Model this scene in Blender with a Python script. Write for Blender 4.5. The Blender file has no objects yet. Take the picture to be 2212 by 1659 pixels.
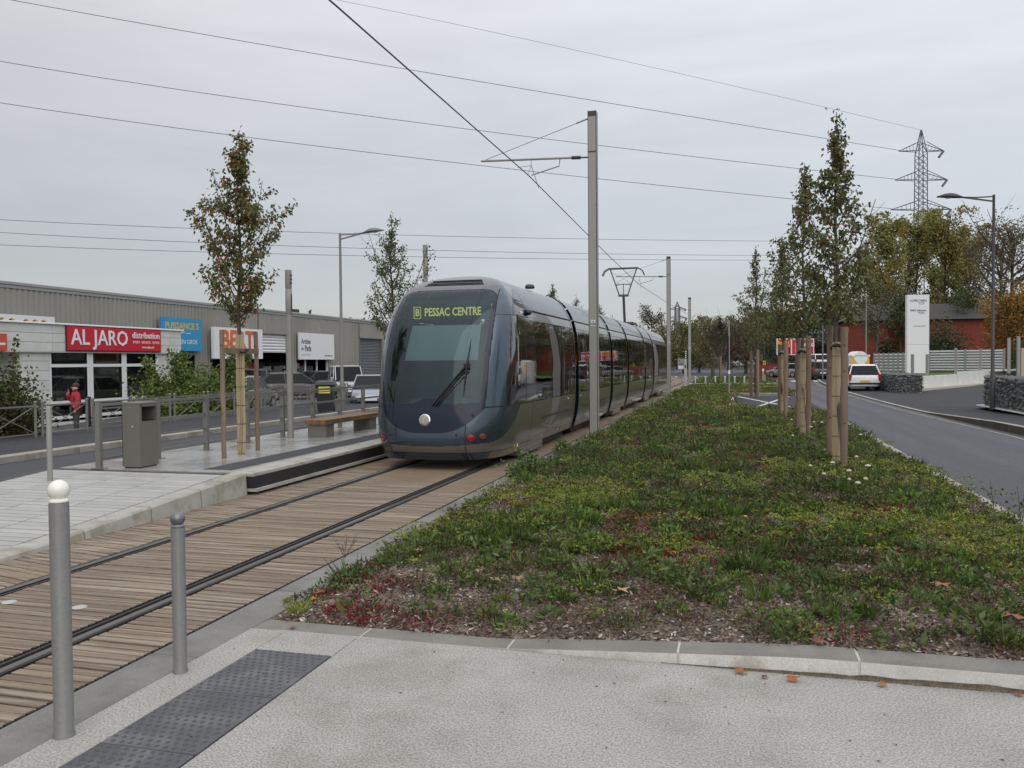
import bpy, bmesh, math, random
import numpy as np
from mathutils import Matrix, Vector
PI = math.pi
SC = bpy.context.scene
COL = SC.collection
rng = np.random.default_rng(7)
random.seed(7)

# ------------------------------------------------------------------ camera
F, CX, CY, HC = 1790.0, 1106.0, 829.5, 1.85
_th, _p, _ro = math.radians(15.138), math.radians(1.516), 0.0085
cf = np.array([-math.sin(_th)*math.cos(_p), math.cos(_th)*math.cos(_p), -math.sin(_p)])
_r0 = np.array([math.cos(_th), math.sin(_th), 0.0]); _d0 = np.cross(cf, _r0)
cr_ = math.cos(_ro)*_r0 + math.sin(_ro)*_d0
cd_ = -math.sin(_ro)*_r0 + math.cos(_ro)*_d0
cam_data = bpy.data.cameras.new('camera')
cam = bpy.data.objects.new('camera', cam_data); COL.objects.link(cam)
cam.matrix_world = Matrix(((cr_[0], -cd_[0], -cf[0], 0), (cr_[1], -cd_[1], -cf[1], 0), (cr_[2], -cd_[2], -cf[2], HC), (0, 0, 0, 1)))
cam_data.sensor_width = 36.0; cam_data.lens = F/2212*36
cam_data.clip_start = 0.05; cam_data.clip_end = 3000
SC.camera = cam

# ------------------------------------------------------------------ world, sun
SUN_EL, SUN_AZ = math.radians(42), math.radians(150)     # azimuth from +Y, clockwise
world = bpy.data.worlds.new('World'); SC.world = world; world.use_nodes = True
nt = world.node_tree; nt.nodes.clear()
def N(t, **k):
    n = nt.nodes.new(t)
    for a, b in k.items(): setattr(n, a, b)
    return n
out = N('ShaderNodeOutputWorld'); bg1 = N('ShaderNodeBackground'); bg2 = N('ShaderNodeBackground'); add = N('ShaderNodeAddShader')
sky = N('ShaderNodeTexSky', sky_type='NISHITA', sun_disc=False, sun_elevation=SUN_EL, sun_rotation=SUN_AZ)
nt.links.new(sky.outputs[0], bg1.inputs[0]); bg1.inputs[1].default_value = 0.05*0.5
tc = N('ShaderNodeTexCoord'); sep = N('ShaderNodeSeparateXYZ'); nt.links.new(tc.outputs['Generated'], sep.inputs[0])
# overcast: luminance rises with elevation (1+2 sin e), soft streaked stratus
zc = N('ShaderNodeMath', operation='MAXIMUM'); nt.links.new(sep.outputs['Z'], zc.inputs[0]); zc.inputs[1].default_value = 0.0
gm = N('ShaderNodeMath', operation='MULTIPLY_ADD'); nt.links.new(zc.outputs[0], gm.inputs[0]); gm.inputs[1].default_value = 0.92; gm.inputs[2].default_value = 0.42
mp = N('ShaderNodeMapping'); nt.links.new(tc.outputs['Generated'], mp.inputs[0]); mp.inputs['Scale'].default_value = (1.4, 1.4, 7.0); mp.inputs['Rotation'].default_value = (0.12, 0.1, 0)
n1 = N('ShaderNodeTexNoise'); n1.inputs['Scale'].default_value = 1.7; n1.inputs['Detail'].default_value = 7; n1.inputs['Roughness'].default_value = 0.55; n1.inputs['Distortion'].default_value = 0.5
nt.links.new(mp.outputs[0], n1.inputs[0])
mr = N('ShaderNodeMapRange'); nt.links.new(n1.outputs[0], mr.inputs[0]); mr.inputs[1].default_value = 0.3; mr.inputs[2].default_value = 0.7; mr.inputs[3].default_value = 0.91; mr.inputs[4].default_value = 1.09
mul = N('ShaderNodeMath', operation='MULTIPLY'); nt.links.new(gm.outputs[0], mul.inputs[0]); nt.links.new(mr.outputs[0], mul.inputs[1])
# the cloud is thinner to the right (+X): slightly brighter and bluer there
mx = N('ShaderNodeMapRange'); nt.links.new(sep.outputs['X'], mx.inputs[0]); mx.inputs[1].default_value = -0.85; mx.inputs[2].default_value = 0.30
cr = N('ShaderNodeMix', data_type='RGBA'); nt.links.new(mx.outputs[0], cr.inputs[0])
cr.inputs[6].default_value = (0.772, 0.756, 0.735, 1); cr.inputs[7].default_value = (0.985, 1.005, 1.05, 1)
nt.links.new(cr.outputs[2], bg2.inputs[0]); nt.links.new(mul.outputs[0], bg2.inputs[1])
nt.links.new(bg1.outputs[0], add.inputs[0]); nt.links.new(bg2.outputs[0], add.inputs[1]); nt.links.new(add.outputs[0], out.inputs[0])
sl = bpy.data.lights.new('sun', 'SUN'); sl.energy = 0.95; sl.angle = math.radians(70); sl.color = (1, 0.95, 0.87)
so = bpy.data.objects.new('sun', sl); COL.objects.link(so)
sd = Vector((math.sin(SUN_AZ)*math.cos(SUN_EL), math.cos(SUN_AZ)*math.cos(SUN_EL), math.sin(SUN_EL)))
so.rotation_euler = sd.to_track_quat('Z', 'Y').to_euler()
SC.view_settings.view_transform = 'Standard'; SC.view_settings.look = 'None'; SC.view_settings.gamma = 1
SC.view_settings.use_curve_mapping = False; SC.view_settings.exposure = 0.0
SC.render.resolution_x = 1024; SC.render.resolution_y = 768

# ------------------------------------------------------------------ materials
MATS = {}
def M(name, col, rough=0.6, metal=0.0, var=0.0, scale=6.0, bump=0.0, bscale=80.0, stretch=(1, 1, 1), rnd=0.0, coat=0.0, spec=0.5,
      emit=None, alpha=1.0, fine=0.0, fscale=200.0, rvar=0.0, tint=False, trans=0.0, stain=None, stscale=0.6, hue=0.0):
    if name in MATS: return MATS[name]
    m = bpy.data.materials.new(name); m.use_nodes = True; t = m.node_tree; b = t.nodes['Principled BSDF']; L = t.links.new
    def nn(ty, **k):
        n = t.nodes.new(ty)
        for a, c in k.items(): setattr(n, a, c)
        return n
    b.inputs['Roughness'].default_value = rough; b.inputs['Metallic'].default_value = metal
    b.inputs['Coat Weight'].default_value = coat; b.inputs['Coat Roughness'].default_value = 0.06
    b.inputs['Specular IOR Level'].default_value = spec
    c = nn('ShaderNodeRGB'); c.outputs[0].default_value = (*col, 1); cur = c.outputs[0]
    co = nn('ShaderNodeTexCoord'); mpn = nn('ShaderNodeMapping'); L(co.outputs['Object'], mpn.inputs[0]); mpn.inputs['Scale'].default_value = stretch
    if rnd or hue:
        oi = nn('ShaderNodeObjectInfo'); ad = nn('ShaderNodeVectorMath', operation='SCALE'); ad.inputs[0].default_value = (31, 17, 11)
        L(oi.outputs['Random'], ad.inputs['Scale']); va = nn('ShaderNodeVectorMath', operation='ADD'); L(mpn.outputs[0], va.inputs[0]); L(ad.outputs[0], va.inputs[1]); vec = va.outputs[0]
    else: vec = mpn.outputs[0]
    def hsv(cur, fac, lo, hi, hr=0.0):
        h = nn('ShaderNodeHueSaturation'); r = nn('ShaderNodeMapRange'); L(fac, r.inputs[0]); r.inputs[3].default_value = lo; r.inputs[4].default_value = hi
        L(r.outputs[0], h.inputs['Value']); L(cur, h.inputs['Color'])
        if hr:
            r2 = nn('ShaderNodeMapRange'); L(fac, r2.inputs[0]); r2.inputs[3].default_value = 0.5-hr; r2.inputs[4].default_value = 0.5+hr; L(r2.outputs[0], h.inputs['Hue'])
        return h.outputs[0]
    if tint:
        at = nn('ShaderNodeAttribute'); at.attribute_name = 'tint'; cur = at.outputs['Color']
    if rnd: cur = hsv(cur, oi.outputs['Random'], 1-rnd, 1+rnd, hue)
    if stain:
        n = nn('ShaderNodeTexNoise'); n.inputs['Scale'].default_value = stscale; n.inputs['Detail'].default_value = 6; n.inputs['Roughness'].default_value = 0.65; L(vec, n.inputs[0])
        r = nn('ShaderNodeMapRange'); r.inputs[1].default_value = 0.5; r.inputs[2].default_value = 0.62; L(n.outputs[0], r.inputs[0])
        mxn = nn('ShaderNodeMix', data_type='RGBA'); L(r.outputs[0], mxn.inputs[0]); L(cur, mxn.inputs[6]); mxn.inputs[7].default_value = (*stain, 1); cur = mxn.outputs[2]
        pass
    if var:
        n = nn('ShaderNodeTexNoise'); n.inputs['Scale'].default_value = scale; n.inputs['Detail'].default_value = 8; n.inputs['Roughness'].default_value = 0.6; L(vec, n.inputs[0])
        r = nn('ShaderNodeMapRange'); r.inputs[1].default_value = 0.3; r.inputs[2].default_value = 0.7; L(n.outputs[0], r.inputs[0])
        cur = hsv(cur, r.outputs[0], 1-var, 1+var)
        if rvar:
            rr = nn('ShaderNodeMapRange'); rr.inputs[3].default_value = max(rough-rvar, 0.03); rr.inputs[4].default_value = min(rough+rvar, 1); L(r.outputs[0], rr.inputs[0]); L(rr.outputs[0], b.inputs['Roughness'])
    if fine:
        n = nn('ShaderNodeTexNoise'); n.inputs['Scale'].default_value = fscale; n.inputs['Detail'].default_value = 3; L(vec, n.inputs[0])
        r = nn('ShaderNodeMapRange'); r.inputs[1].default_value = 0.36; r.inputs[2].default_value = 0.64; L(n.outputs[0], r.inputs[0])
        cur = hsv(cur, r.outputs[0], 1-fine, 1+fine)
    L(cur, b.inputs['Base Color'])
    if bump:
        n = nn('ShaderNodeTexNoise'); n.inputs['Scale'].default_value = bscale; n.inputs['Detail'].default_value = 5; L(vec, n.inputs[0])
        bm = nn('ShaderNodeBump'); bm.inputs['Strength'].default_value = bump; bm.inputs['Distance'].default_value = 0.02; L(n.outputs[0], bm.inputs['Height']); L(bm.outputs[0], b.inputs['Normal'])
    if emit:
        b.inputs['Emission Color'].default_value = (*col, 1); b.inputs['Emission Strength'].default_value = emit
    if alpha < 1: b.inputs['Alpha'].default_value = alpha
    if trans:
        tr = nn('ShaderNodeBsdfTranslucent'); L(cur, tr.inputs[0]); ms = nn('ShaderNodeMixShader'); ms.inputs[0].default_value = trans
        o = t.nodes['Material Output']; L(b.outputs[0], ms.inputs[1]); L(tr.outputs[0], ms.inputs[2]); L(ms.outputs[0], o.inputs[0])
    MATS[name] = m; return m

def glass_mat(name, tint, refl=0.1, mixd=None, dcol=(0.02, 0.02, 0.02), rough=0.02, wave=0.0, gcol=(1, 1, 1)):
    """thin tinted pane: see-through tint + dark film + mirror"""
    m = bpy.data.materials.new(name); m.use_nodes = True; t = m.node_tree; L = t.links.new
    for n in list(t.nodes):
        if n.type == 'BSDF_PRINCIPLED': t.nodes.remove(n)
    o = [n for n in t.nodes if n.type == 'OUTPUT_MATERIAL'][0]
    tr = t.nodes.new('ShaderNodeBsdfTransparent'); tr.inputs[0].default_value = (*tint, 1)
    gl = t.nodes.new('ShaderNodeBsdfGlossy'); gl.inputs['Roughness'].default_value = rough; gl.inputs[0].default_value = (*gcol, 1)
    fr = t.nodes.new('ShaderNodeFresnel'); fr.inputs[0].default_value = 1.5
    ma = t.nodes.new('ShaderNodeMath'); ma.operation = 'MULTIPLY_ADD'; L(fr.outputs[0], ma.inputs[0]); ma.inputs[1].default_value = 0.9; ma.inputs[2].default_value = refl; ma.use_clamp = True
    base = tr.outputs[0]
    if mixd is not None:
        df = t.nodes.new('ShaderNodeBsdfDiffuse'); df.inputs[0].default_value = (*dcol, 1); mm = t.nodes.new('ShaderNodeMixShader'); mm.inputs[0].default_value = mixd
        L(tr.outputs[0], mm.inputs[1]); L(df.outputs[0], mm.inputs[2]); base = mm.outputs[0]
    ms = t.nodes.new('ShaderNodeMixShader'); L(ma.outputs[0], ms.inputs[0]); L(base, ms.inputs[1]); L(gl.outputs[0], ms.inputs[2]); L(ms.outputs[0], o.inputs[0])
    if wave:
        n = t.nodes.new('ShaderNodeTexNoise'); co = t.nodes.new('ShaderNodeTexCoord'); L(co.outputs['Object'], n.inputs[0]); n.inputs['Scale'].default_value = 1.6; n.inputs['Detail'].default_value = 1.5
        bm = t.nodes.new('ShaderNodeBump'); bm.inputs['Strength'].default_value = wave; bm.inputs['Distance'].default_value = 0.02; L(n.outputs[0], bm.inputs['Height']); L(bm.outputs[0], gl.inputs['Normal'])
    MATS[name] = m; return m

# ------------------------------------------------------------------ objects
def tag(o, label=None, cat=None, group=None, kind=None):
    if label: o['label'] = label
    if cat: o['category'] = cat
    if group: o['group'] = group
    if kind: o['kind'] = kind
    return o
def empty(name, loc=(0, 0, 0), rz=0.0, label=None, cat=None, group=None, kind=None):
    o = bpy.data.objects.new(name, None); COL.objects.link(o); o.location = loc; o.rotation_euler = (0, 0, rz); o.empty_display_size = 0.2
    return tag(o, label, cat, group, kind)
def link(name, me, mat=None, parent=None, **k):
    if mat is not None and not me.materials:
        for mm in (mat if isinstance(mat, (list, tuple)) else [mat]): me.materials.append(mm)
    o = bpy.data.objects.new(name, me); COL.objects.link(o)
    if parent: o.parent = parent
    tag(o, **{a: k[a] for a in ('label', 'cat', 'group', 'kind') if a in k})
    if 'loc' in k: o.location = k['loc']
    if 'rot' in k: o.rotation_euler = k['rot']
    return o
def copy_tree(o, parent=None, loc=None, rz=None, label=None):
    c = o.copy(); COL.objects.link(c)
    if parent: c.parent = parent
    if loc is not None: c.location = loc
    if rz is not None: c.rotation_euler = (0, 0, rz)
    if label: c['label'] = label
    for ch in list(o.children): copy_tree(ch, c)
    return c
class MB:
    def __init__(s): s.v = []; s.f = []; s.mi = []
    def add(s, vs, fs, mi=0):
        b = len(s.v); s.v += [tuple(map(float, p)) for p in vs]; s.f += [tuple(b+i for i in f) for f in fs]; s.mi += [mi]*len(fs); return s
    def box(s, x0, x1, y0, y1, z0, z1, mi=0, c=0.0):
        if c:                                     # chamfered top and vertical edges
            def ring(i, z): return [(x0+i, y0, z), (x1-i, y0, z), (x1, y0+i, z), (x1, y1-i, z), (x1-i, y1, z), (x0+i, y1, z), (x0, y1-i, z), (x0, y0+i, z)]
            vs = ring(c, z0)+ring(c, z1-c)
            vs += [(min(max(p[0], x0+c), x1-c), min(max(p[1], y0+c), y1-c), z1) for p in ring(c, z1)]
            fs = [(i, (i+1) % 8, 8+(i+1) % 8, 8+i) for i in range(8)]+[(8+i, 8+(i+1) % 8, 16+(i+1) % 8, 16+i) for i in range(8)]+[tuple(range(16, 24))]
            return s.add(vs, fs, mi)
        vs = [(x, y, z) for z in (z0, z1) for x, y in ((x0, y0), (x1, y0), (x1, y1), (x0, y1))]
        return s.add(vs, [(3, 2, 1, 0), (4, 5, 6, 7), (0, 1, 5, 4), (1, 2, 6, 5), (2, 3, 7, 6), (3, 0, 4, 7)], mi)
    def quad(s, a, b, c, d, mi=0): return s.add([a, b, c, d], [(0, 1, 2, 3)], mi)
    def poly(s, pts, mi=0): return s.add(pts, [tuple(range(len(pts)))], mi)
    def tube(s, pts, r, n=8, mi=0, cap=True):
        pts = [Vector(p) for p in pts]; rs = r if isinstance(r, (list, tuple)) else [r]*len(pts); vs = []
        up = Vector((0, 0, 1)); prev = None
        for i, p in enumerate(pts):
            d = (pts[min(i+1, len(pts)-1)]-pts[max(i-1, 0)]).normalized()
            a = prev if prev is not None else (Vector((1, 0, 0)) if abs(d.z) > 0.9 else up)
            x = (a-d*a.dot(d)).normalized(); prev = x; y = d.cross(x)
            vs += [p+(x*math.cos(2*PI*k/n)+y*math.sin(2*PI*k/n))*rs[i] for k in range(n)]
        fs = [(i*n+k, i*n+(k+1) % n, (i+1)*n+(k+1) % n, (i+1)*n+k) for i in range(len(pts)-1) for k in range(n)]
        if cap: fs += [tuple(range(n-1, -1, -1)), tuple((len(pts)-1)*n+k for k in range(n))]
        return s.add(vs, fs, mi)
    def bar(s, a, b, w, h, mi=0):
        """rectangular bar from a to b; w sideways, h up"""
        a, b = Vector(a), Vector(b); d = (b-a).normalized(); u = Vector((0, 0, 1)) if abs(d.z) < 0.95 else Vector((0, 1, 0))
        x = d.cross(u).normalized(); y = x.cross(d)
        vs = [p+x*sx*w/2+y*sy*h/2 for p in (a, b) for sx, sy in ((-1, -1), (1, -1), (1, 1), (-1, 1))]
        return s.add(vs, [(3, 2, 1, 0), (4, 5, 6, 7), (0, 1, 5, 4), (1, 2, 6, 5), (2, 3, 7, 6), (3, 0, 4, 7)], mi)
    def lathe(s, prof, cx=0, cy=0, n=24, mi=0):
        vs = [(cx+r*math.cos(2*PI*k/n), cy+r*math.sin(2*PI*k/n), z) for r, z in prof for k in range(n)]
        fs = [(i*n+k, i*n+(k+1) % n, (i+1)*n+(k+1) % n, (i+1)*n+k) for i in range(len(prof)-1) for k in range(n)]
        fs += [tuple(range(n-1, -1, -1)), tuple((len(prof)-1)*n+k for k in range(n))]
        return s.add(vs, fs, mi)
    def prism(s, pts, axis, a, b, mi=0):
        """2D outline extruded along axis ('x','y','z') between a and b"""
        def P(p, t): return {'x': (t, p[0], p[1]), 'y': (p[0], t, p[1]), 'z': (p[0], p[1], t)}[axis]
        n = len(pts); vs = [P(p, a) for p in pts]+[P(p, b) for p in pts]
        return s.add(vs, [tuple(range(n-1, -1, -1)), tuple(range(n, 2*n))]+[(i, (i+1) % n, n+(i+1) % n, n+i) for i in range(n)], mi)
    def mesh(s, name, mats=None, smooth=False):
        me = bpy.data.meshes.new(name); me.from_pydata(s.v, [], s.f)
        for m in (mats if isinstance(mats, (list, tuple)) else [mats]) if mats else []: me.materials.append(m)
        if any(s.mi): me.polygons.foreach_set('material_index', s.mi)
        bm = bmesh.new(); bm.from_mesh(me); bmesh.ops.recalc_face_normals(bm, faces=bm.faces); bm.to_mesh(me); bm.free()
        if smooth:
            me.polygons.foreach_set('use_smooth', [True]*len(me.polygons))
            try: me.set_sharp_from_angle(angle=math.radians(38))
            except Exception: pass
        me.update(); return me
    def pieces(s):
        """vertex lists grouped into far-apart pieces, so that each becomes an object of its own"""
        n = len(s.v); par = list(range(n))
        def fd(a):
            while par[a] != a: par[a] = par[par[a]]; a = par[a]
            return a
        for f in s.f:
            a = fd(f[0])
            for q in f[1:]: par[fd(q)] = a
        g = {}
        for i in range(n): g.setdefault(fd(i), []).append(i)
        if not 1 < len(g) <= 90: return None
        ks = list(g); A = np.array(s.v); lo = np.array([A[g[k]].min(0) for k in ks]); hi = np.array([A[g[k]].max(0) for k in ks]); sz = (hi-lo).max(1)
        gap = np.sqrt((np.maximum(0, np.maximum(lo[:, None]-hi[None], lo[None]-hi[:, None]))**2).sum(2)); near = gap <= np.maximum(.02, .5*np.maximum(sz[:, None], sz[None]))
        lab = -np.ones(len(ks), int); c = 0
        for i in range(len(ks)):
            if lab[i] >= 0: continue
            st = [i]; lab[i] = c
            while st:
                q = st.pop()
                for j in np.nonzero(near[q] & (lab < 0))[0]: lab[j] = c; st.append(j)
            c += 1
        if c < 2: return None
        return [[v for k, l in zip(ks, lab) if l == q for v in g[k]] for q in range(c)]
    def build(s, name, mats, parent=None, smooth=False, **k):
        ps = s.pieces() if (parent is not None or k.get('kind') == 'structure') and k.get('kind') != 'stuff' else None
        if not ps: return link(name, s.mesh(name, mats, smooth), None, parent, **k)
        first = None
        for vl in ps:
            mp_ = {v: i for i, v in enumerate(vl)}; m = MB(); m.v = [s.v[v] for v in vl]
            for f, mi in zip(s.f, s.mi):
                if f[0] in mp_: m.f.append(tuple(mp_[q] for q in f)); m.mi.append(mi)
            o = link(name, m.mesh(name, mats, smooth), None, parent, **k); first = first or o
        return first
def text(name, body, size, mat, parent, loc, rot=(PI/2, 0, 0), sx=1.0, bold=0.0, ext=0.004, align='CENTER', shear=0.0, **k):
    cu = bpy.data.curves.new(name, 'FONT'); cu.body = body; cu.size = size; cu.extrude = ext; cu.offset = bold; cu.align_x = align; cu.align_y = 'CENTER'; cu.shear = shear; cu.resolution_u = 2
    o = bpy.data.objects.new('tmp_text', cu); COL.objects.link(o); dg = bpy.context.evaluated_depsgraph_get(); dg.update()
    me = bpy.data.meshes.new_from_object(o.evaluated_get(dg)); bpy.data.objects.remove(o); bpy.data.curves.remove(cu)
    me.transform(Matrix.Diagonal((sx, 1, 1, 1))); me.materials.clear(); me.materials.append(mat)
    return link(name, me, None, parent, loc=loc, rot=rot, **k)
def leaf_mesh(name, P, D, S, Lg, Wd, C, mat, parent=None, fold=0.25, bend=0.0, **k):
    """leaves as folded, bent diamonds; P base, D direction, S sideways, tint C"""
    n = len(P); D = D/np.linalg.norm(D, axis=1, keepdims=True); S = S-D*np.sum(S*D, 1, keepdims=True); S = S/np.maximum(np.linalg.norm(S, axis=1, keepdims=True), 1e-6)
    Nn = np.cross(D, S); Lg = np.broadcast_to(Lg, (n,))[:, None]; Wd = np.broadcast_to(Wd, (n,))[:, None]
    V = np.empty((n, 4, 3), np.float32)
    V[:, 0] = P; V[:, 1] = P+D*Lg*0.45+S*Wd*0.5+Nn*Wd*fold; V[:, 2] = P+D*Lg-Nn*Lg*bend; V[:, 3] = P+D*Lg*0.45-S*Wd*0.5+Nn*Wd*fold
    me = bpy.data.meshes.new(name); me.vertices.add(n*4); me.vertices.foreach_set('co', V.ravel())
    idx = (np.arange(n)[:, None]*4+np.array([0, 1, 2, 0, 2, 3])).astype(np.int32).ravel()
    me.loops.add(n*6); me.loops.foreach_set('vertex_index', idx); me.polygons.add(n*2)
    me.polygons.foreach_set('loop_start', np.arange(0, n*6, 3, dtype=np.int32))
    try: me.polygons.foreach_set('loop_total', np.full(n*2, 3, np.int32))
    except Exception: pass
    a = me.color_attributes.new('tint', 'FLOAT_COLOR', 'POINT'); cc = np.ones((n, 4, 4), np.float32); cc[:, :, :3] = np.clip(C, 0, 1)[:, None, :]; a.data.foreach_set('color', cc.ravel())
    me.materials.append(mat); me.update(calc_edges=True); me.validate()
    return link(name, me, None, parent, **k)
def rv(n): 
    v = rng.normal(size=(n, 3)); return v/np.linalg.norm(v, axis=1, keepdims=True)
def vnoise(x, y, s, seed=0):
    """smooth value noise 0..1"""
    r = np.random.default_rng(seed).random((64, 64)); x = np.asarray(x)/s; y = np.asarray(y)/s
    xi = np.floor(x).astype(int); yi = np.floor(y).astype(int); fx = x-xi; fy = y-yi; fx = fx*fx*(3-2*fx); fy = fy*fy*(3-2*fy)
    g = lambda a, b: r[a % 64, b % 64]
    return (g(xi, yi)*(1-fx)+g(xi+1, yi)*fx)*(1-fy)+(g(xi, yi+1)*(1-fx)+g(xi+1, yi+1)*fx)*fy

# shared materials
m_steel = M('galvanised_grey', (0.30, 0.29, 0.27), 0.5, 0.15, var=0.08, scale=3)
m_post = M('grey_painted_steel', (0.19, 0.185, 0.17), 0.45, 0.1, var=0.06, scale=4)
m_dark = M('dark_grey_metal', (0.05, 0.05, 0.055), 0.45, 0.2, var=0.1)
m_black = M('black_rubber', (0.012, 0.012, 0.013), 0.6, var=0.2, scale=20)
m_white = M('white_paint', (0.78, 0.78, 0.76), 0.4, var=0.04, scale=3)
m_red = M('red_sign_paint', (0.55, 0.012, 0.03), 0.35)
m_yel = M('yellow_paint', (0.75, 0.42, 0.02), 0.4)
m_asph = M('asphalt', (0.042, 0.044, 0.050), 0.72, var=0.16, scale=0.7, fine=0.35, fscale=90, bump=0.3, bscale=120, rvar=0.12)
m_road = M('worn_road_asphalt', (0.046, 0.048, 0.056), 0.62, var=0.28, scale=1.3, stretch=(1, 0.05, 1), fine=0.25, fscale=60, rvar=0.14, stain=(0.066, 0.068, 0.076), stscale=.7)
m_asph2 = M('asphalt_pavement', (0.031, 0.031, 0.035), 0.85, var=0.22, scale=0.9, fine=0.4, fscale=40, bump=0.3, bscale=90)
m_kerb = M('kerb_concrete', (0.33, 0.31, 0.265), 0.85, var=0.16, scale=5, fine=0.1, fscale=150, bump=0.2, rnd=0.07, stain=(0.22, 0.2, 0.16), stscale=2.5)
m_conc = M('pale_concrete', (0.42, 0.42, 0.39), 0.8, var=0.1, scale=3, fine=0.06, bump=0.1)
m_wood = M('stake_wood', (0.20, 0.15, 0.105), 0.85, var=0.28, scale=7, stretch=(1, 1, 0.12), bump=0.5, bscale=60, rnd=0.12)
m_reed = M('reed_guard', (0.44, 0.35, 0.22), 0.7, var=0.2, scale=30, stretch=(1, 1, 0.05), rnd=0.15)
m_bark = M('bark', (0.085, 0.07, 0.055), 0.9, var=0.25, scale=12, bump=0.4)
m_leaf = M('foliage', (0.05, 0.08, 0.02), 0.5, tint=True, trans=0.25, spec=0.35)
m_mulch = M('mulch', (0.13, 0.1, 0.075), 0.95, var=0.4, scale=5, fine=0.6, fscale=60, bump=0.8, bscale=50)
m_grass = M('lawn', (0.075, 0.11, 0.02), 0.9, var=0.3, scale=2, fine=0.4, fscale=40, bump=0.6)
# ================================================================== SETTING
def zlot(x, y):
    return -0.5+0.38*min(max((y-24)/11, 0), 1)
def sheet(name, xs, ys, zf, mat, **k):
    b = MB(); n = len(ys)
    vs = [(x, y, zf(x, y)) for x in xs for y in ys]
    b.add(vs, [(i*n+j, (i+1)*n+j, (i+1)*n+j+1, i*n+j+1) for i in range(len(xs)-1) for j in range(n-1)])
    return b.build(name, mat, kind='structure', **k)
m_soil = M('ground_soil', (0.09, 0.085, 0.06), 0.95, var=0.3, scale=0.3, fine=0.3)
sheet('ground', [-1500, -60, -17.62, -17.6, 1500], [-60, 24, 35, 60, 120, 1500], lambda x, y: (zlot(x, y)-0.03) if x < -17.61 else -0.12, m_soil)
sheet('parking_lot', [-60, -17.7], [-5, 24, 26.75, 29.5, 32.25, 35, 95], zlot, M('parking_asphalt', (0.07, 0.07, 0.07), 0.85, var=0.2, scale=0.5, fine=0.3))
b = MB(); b.box(-17.7, -17.45, -5, 95, -0.6, 0.10); b.build('retaining_edge', m_kerb, kind='structure')

# --- track deck
m_plank = M('weathered_plank', (0.20, 0.152, 0.108), 0.8, var=0.3, scale=3.0, stretch=(0.25, 9, 1), fine=0.16, fscale=50, rnd=0.15, hue=0.01, bump=0.35, bscale=45, stain=(0.32, 0.27, 0.21), stscale=2.2)
m_plank2 = M('weathered_plank_far', (0.215, 0.16, 0.105), 0.8, var=0.3, scale=6.0, stretch=(0.25, 3, 1), fine=0.15, fscale=20)
m_bed = M('deck_gap', (0.02, 0.017, 0.014), 0.95)
b = MB(); b.box(-6.88, -3.62, -2, 96, -0.11, -0.05); deck = b.build('track_deck', m_bed, kind='structure')
strips = [(-6.74, -5.93, 0.092, -0.22), (-5.72, -4.465, 0.09, 0.0), (-4.235, -3.655, 0.09, 0.0)]
pm = {}
for si, (x0, x1, pitch, slant) in enumerate(strips):
    w = x1-x0
    for v in range(4):
        g = rng.uniform(0.012, 0.018); s = slant*w
        b = MB(); h = -rng.uniform(0.0, 0.003)
        vs = [(0, 0, -.05), (w, s, -.05), (w, s+pitch-g, -.05), (0, pitch-g, -.05), (0, 0.003, h), (w, s+0.003, h-0.002), (w, s+pitch-g-0.003, h), (0, pitch-g-0.003, h+0.001)]
        b.add(vs, [(3, 2, 1, 0), (4, 5, 6, 7), (0, 1, 5, 4), (1, 2, 6, 5), (2, 3, 7, 6), (3, 0, 4, 7)]); pm[si, v] = b.mesh('plank', m_plank)
    n = 100; y0 = {0: 4.2, 1: 3.0, 2: 2.1}[si]
    for i in range(n):
        o = link('plank', pm[si, int(rng.integers(4))], parent=deck, loc=(x0+rng.uniform(-.004, .004), y0+i*pitch, rng.uniform(-.006, 0.002)), rot=(0, 0, rng.uniform(-.004, .004)))
    b = MB(); y = y0+n*pitch
    yy = y
    while yy < 95: b.box(x0, x1, yy, yy+pitch-.02, -.04, -.003); yy += pitch
    yy = y0-pitch
    while yy > -1.5: b.box(x0, x1, yy, yy+pitch-.02, -.04, -.003); yy -= pitch
    b.build('plank_row', m_plank2, deck, kind='stuff')
m_rail = M('worn_rail_steel', (0.15, 0.145, 0.14), 0.36, 0.8, var=0.1, scale=5)
m_railside = M('rusty_rail_side', (0.05, 0.04, 0.035), 0.7, 0.3, var=0.3, scale=10)
for xc, s in ((-5.835, 1), (-4.325, -1)):      # s = side of the flange groove
    r = empty('tram_rail', (xc, 0, 0), kind='structure')
    b = MB(); b.box(-0.027, 0.027, -2, 96, -0.06, 0.004, c=0.006); b.build('rail_head', m_rail, r)
    b = MB(); b.box(min(s*0.075, s*0.10), max(s*0.075, s*0.10), -2, 96, -0.06, 0.0); b.box(-0.045*s-0.02, -0.045*s+0.005, -2, 96, -0.06, -0.004); b.build('guard_lip', m_railside, r)
    b = MB(); b.box(-0.115, 0.115, -2, 96, -0.07, -0.045); b.build('rubber_channel', m_black, r)
# black scalloped rubber edge beside the right rail and along the deck
b = MB()
for i in range(420):
    y = 1.5+i*0.07; b.box(-4.462, -4.44, y, y+.045, -.04, .004)
    b.box(-3.652, -3.634, y, y+.05, -.05, .002)
b.build('rubber_edging', m_black, deck, kind='stuff')
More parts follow.
